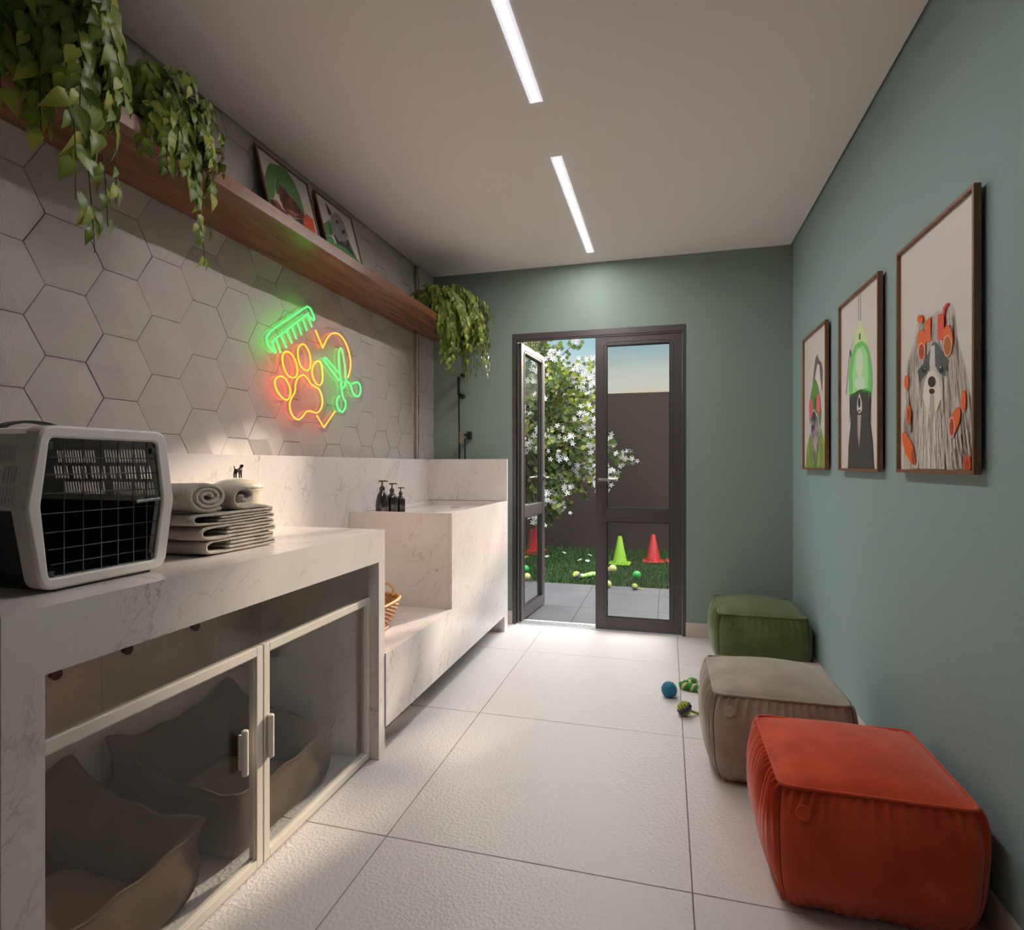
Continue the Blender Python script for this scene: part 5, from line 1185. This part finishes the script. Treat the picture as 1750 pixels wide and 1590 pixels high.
def cone(label, x, y, col, H_=.34, grp='training cones on the lawn'):
    t = thing('training_cone', label, 'cone', (x, y, 0), grp); mt = mat('cone_' + str(round(x, 2)), col, rough=.35)
    m = MB(); m.lathe([(.088, .018), (.084, .03), (.024, H_ - .008), (.020, H_), (.014, H_), (.013, H_ - .01)], c=(x, y, 0), seg=32); m.build('cone_body', mt, parent=t, smooth=True, angle=50)
    m = MB(); q = .13; c_ = .03; m.prism([(x - q + c_, y - q), (x + q - c_, y - q), (x + q, y - q + c_), (x + q, y + q - c_), (x + q - c_, y + q), (x - q + c_, y + q), (x - q, y + q - c_), (x - q, y - q + c_)], 'z', .004, .020); m.build('cone_foot', mt, parent=t, bevel=.004)
cone('lime green training cone on the lawn behind the closed door leaf', -.546, 7.03, rgb(118, 160, 42))
cone('red training cone nearest to the green cone, behind the closed door leaf', -.160, 7.30, rgb(156, 42, 40))
cone('red training cone cut by the right stile of the closed door leaf', .115, 7.38, rgb(156, 42, 40))
cone('yellow training cone seen through the open left leaf', -1.86, 7.15, rgb(170, 158, 36))
cone('red training cone seen through the open left leaf, beyond the yellow one', -1.74, 7.78, rgb(156, 42, 40))
BG = 'small balls on the lawn'
spiky('plain green ball on the lawn below the red cones', -.300, 6.08, .012, .045, rgb(46, 132, 66), BG, sp=False)
spiky('plain green ball seen through the open left leaf', -1.50, 6.12, .012, .045, rgb(42, 146, 70), BG, sp=False)
def tennis(label, x, y, z0, r_, ringed):
    t = thing('tennis_ball', label, 'ball', (x, y, z0), 'pale balls with a seam')
    m = MB(); m.ball((x, y, z0 + r_), r_, nu=24, nv=16); m.build('felt_ball', mat('felt_' + str(round(x, 1)), rgb(164, 162, 98), rough=.9), parent=t, smooth=True)
    m = MB(); P = [(x + r_ * .99 * math.cos(a) * math.cos(.5 * math.sin(2 * a)), y - r_ * .99 * math.sin(.5 * math.sin(2 * a)) - 0, z0 + r_ + r_ * .99 * math.sin(a) * math.cos(.5 * math.sin(2 * a))) for a in [2 * PI * i / 40 for i in range(40)]]
    m.tube(P, .0018, seg=6, closed=True); m.build('seam', mat('seam_' + str(round(x, 1)), rgb(230, 230, 220), rough=.6), parent=t, smooth=True)
    if ringed:
        m = MB(); m.tube([(x - .055 + .062 * math.cos(a), y + .02 - .035 * math.cos(a), z0 + .012 + .012 * math.sin(a) + .02) for a in [PI * .25 + 1.5 * PI * i / 20 for i in range(21)]], .009, seg=8); m.build('rope_loop', mat('grey_rope', rgb(180, 170, 176), rough=.9), parent=t, smooth=True)
tennis('tennis ball with a grey rope loop, on the lawn left of the green cone', -.575, 6.40, .012, .043, True)
tennis('pale yellow ball at the paving edge, half behind the closed leaf stile', -.553, 5.66, 0, .034, False)
tennis('pale ball at the lawn edge, seen through the open left leaf', -1.40, 5.80, .008, .034, False)
knot_ball('lime and blue knotted rope ball on the lawn, seen through the open doorway', -.905, 5.93, .012, .042, False, 'rope toys outside', rot=.6)
knot_ball('small lime and blue knotted rope ball on the paving below the lawn', -.297, 5.63, 0, .030, True, 'rope toys outside', rot=2.0)
plait('pale green rope bone on the lawn, beside the knotted ball', [(-.868, 6.0, .035), (-.835, 6.02, .03), (-.79, 6.03, .045), (-.745, 6.06, .05), (-.70, 6.10, .035)], .022, (-.79, 6.03, .012), mats=(mat('pale_green_rope', rgb(150, 180, 110), rough=.8), mat('mid_green_rope', rgb(120, 160, 80), rough=.8)), grp='rope toys outside')

M_BARK = mat('bark', rgb(96, 84, 70), rough=.9)
M_TLEAF = M_LEAF.copy(); M_TLEAF.name = 'tree_leaf'
for n_ in M_TLEAF.node_tree.nodes:
    if n_.type == 'MIX_SHADER': n_.inputs[0].default_value = .38
    if n_.type == 'BSDF_PRINCIPLED': n_.inputs['Roughness'].default_value = .6
M_PETAL = mat('white_petal', rgb(186, 184, 190), rough=.6); M_PEC = mat('blossom_centre', rgb(206, 196, 120), rough=.7)
tr = thing('blossoming_tree', 'tree with round green leaves and white blossoms, seen through the open doorway', 'tree', (-2.05, 7.25, 0))
r = random.Random(9); tc_ = Vector((-1.80, 6.95, 1.72)); br, fo = MB(), MB()
br.tube(cr([(-2.05, 7.25, -.01), (-2.03, 7.22, .35), (-1.98, 7.1, .8), (-1.95, 7.0, 1.4)], 4), [.055, .05, .048, .046, .045, .043, .04, .038, .036, .034, .032, .03, .028], seg=10)
tips = []
def round_leaf(b, d, nrm, L):
    d = d.normalized(); s = d.cross(nrm); s = s.normalized() if s.length > 1e-5 else Vector((1, 0, 0)); nrm = s.cross(d)
    k = r.random(); base = (56, 74, 28) if k < .5 else ((76, 94, 34) if k < .82 else (118, 126, 42))
    col = rgb(*base); o = len(fo.v); ring_ = []
    for i in range(10):
        a = 2 * PI * i / 10; ra = L * .5 * (1 - (.22 if i == 0 else 0)); ring_.append(b + d * (L * .5 + math.cos(a) * ra) + s * math.sin(a) * ra + nrm * (.16 * L * abs(math.sin(a))))
    fo.v += [tuple(p) for p in ring_]; mid = b + d * L * .5; fo.v.append(tuple(mid))
    for i in range(10): fo.c[len(fo.f)] = col; fo.f.append((o + i, o + (i + 1) % 10, o + 10))
for k in range(360):
    u = r.uniform(-1, 1); a = r.uniform(0, 2 * PI); q = math.sqrt(1 - u * u)
    d = Vector((q * math.cos(a), q * math.sin(a), u))
    rr_ = r.uniform(.62, 1.0)
    tip = tc_ + Vector((d.x * 1.18, d.y * .85, d.z * 1.42)) * rr_
    if k < 10: tip = tc_ + Vector((r.uniform(.3, .75), -.5 + r.uniform(-.2, .2), r.uniform(1.25, 1.75)))   # upright shoots above the crown
    if 10 <= k < 20: tip = tc_ + Vector((r.uniform(.95, 1.42), -.4, r.uniform(-1.0, .1)))                      # sprays to the right
    if tip.z < .45: tip.z = .45 + r.uniform(0, .3)
    if tip.y > 8.1: tip.y = 8.1
    st_ = tc_ + (tip - tc_) * .42; mid = (st_ + tip) / 2 + Vector((0, 0, .10))
    P = cr([tc_ * .3 + st_ * .7, st_, mid, tip], 5); n = len(P)
    br.tube(P, [.010 * (1 - i / n) + .0022 for i in range(n)], seg=5)
    side = 1
    for i in range(3, n):
        for rep in range(2):
            side = -side; tg = (P[i] - P[i - 1]).normalized(); lat = tg.cross(Vector((r.uniform(-.4, .4), -1, r.uniform(-.4, .4)))).normalized() * side
            b = P[i] + Vector((r.gauss(0, .03), r.gauss(0, .03), r.gauss(0, .03)))
            round_leaf(b, lat + tg * .4 + Vector((0, 0, -.5)), Vector((r.uniform(-.5, .5), -1, r.uniform(-.1, .8))), r.uniform(.045, .070))
    tips.append((tip, d))
br.build('branches', M_BARK, parent=tr, smooth=True); fo.build('foliage', M_TLEAF, parent=tr, smooth=False)
def flower(mb, c_, nrm, L):
    nrm = nrm.normalized(); s = nrm.orthogonal().normalized(); w_ = nrm.cross(s); ph = r.uniform(0, 6.28)
    for i in range(5):
        a = ph + 2 * PI * i / 5; d = s * math.cos(a) + w_ * math.sin(a); e_ = nrm.cross(d)
        mb.add([c_, c_ + d * L * .55 + e_ * L * .2 + nrm * L * .15, c_ + d * L + nrm * L * .05, c_ + d * L * .55 - e_ * L * .2 + nrm * L * .15], [(0, 1, 2, 3)])
    mb.ball(tuple(c_ + nrm * L * .12), L * .10, nu=6, nv=4, mi=1)
variants = []
for v in range(6):
    mb = MB()
    for i in range(9):
        p = Vector((r.gauss(0, .06), r.gauss(0, .04), r.gauss(0, .05))); flower(mb, p, Vector((r.uniform(-.7, .7), -1, r.uniform(-.3, .8))), r.uniform(.028, .040))
    variants.append(mb)
tips_v = [p for p in tips if p[0].y < 6.95 and p[0].x > -2.2][:98]
vm = []
for i, (tip, d) in enumerate(tips_v):
    if i < 6:
        o = variants[i].build('blossom_cluster', [M_PETAL, M_PEC], smooth=False); vm.append(o)
    else: o = vm[i % 6].copy(); COL.objects.link(o)
    o.parent = tr; o.location = tip - tr.location + Vector((0, -.05, 0)); o.rotation_euler = (r.uniform(-.4, .4), r.uniform(0, 6.28), r.uniform(-.4, .4))
FB = None
for i, (x, y) in enumerate(((-1.46, 7.1), (-1.30, 7.45), (-1.27, 7.0), (-1.18, 7.2), (-1.02, 6.95), (-.92, 6.9), (-.95, 7.35), (-.70, 6.75), (-.36, 6.95), (-1.62, 7.4))):
    if FB is None:
        mb = MB(); flower(mb, Vector((0, 0, .0)), Vector((0, -.4, 1)), .035); FB = mb.build('fallen_blossom', [M_PETAL, M_PEC]); o = FB
    else: o = FB.copy(); COL.objects.link(o)
    o.location = (x, y, .045); o.rotation_euler = (0, 0, i * 1.3)
    tag(o, 'small white blossom fallen on the lawn below the tree', 'blossom', 'fallen blossoms on the lawn')
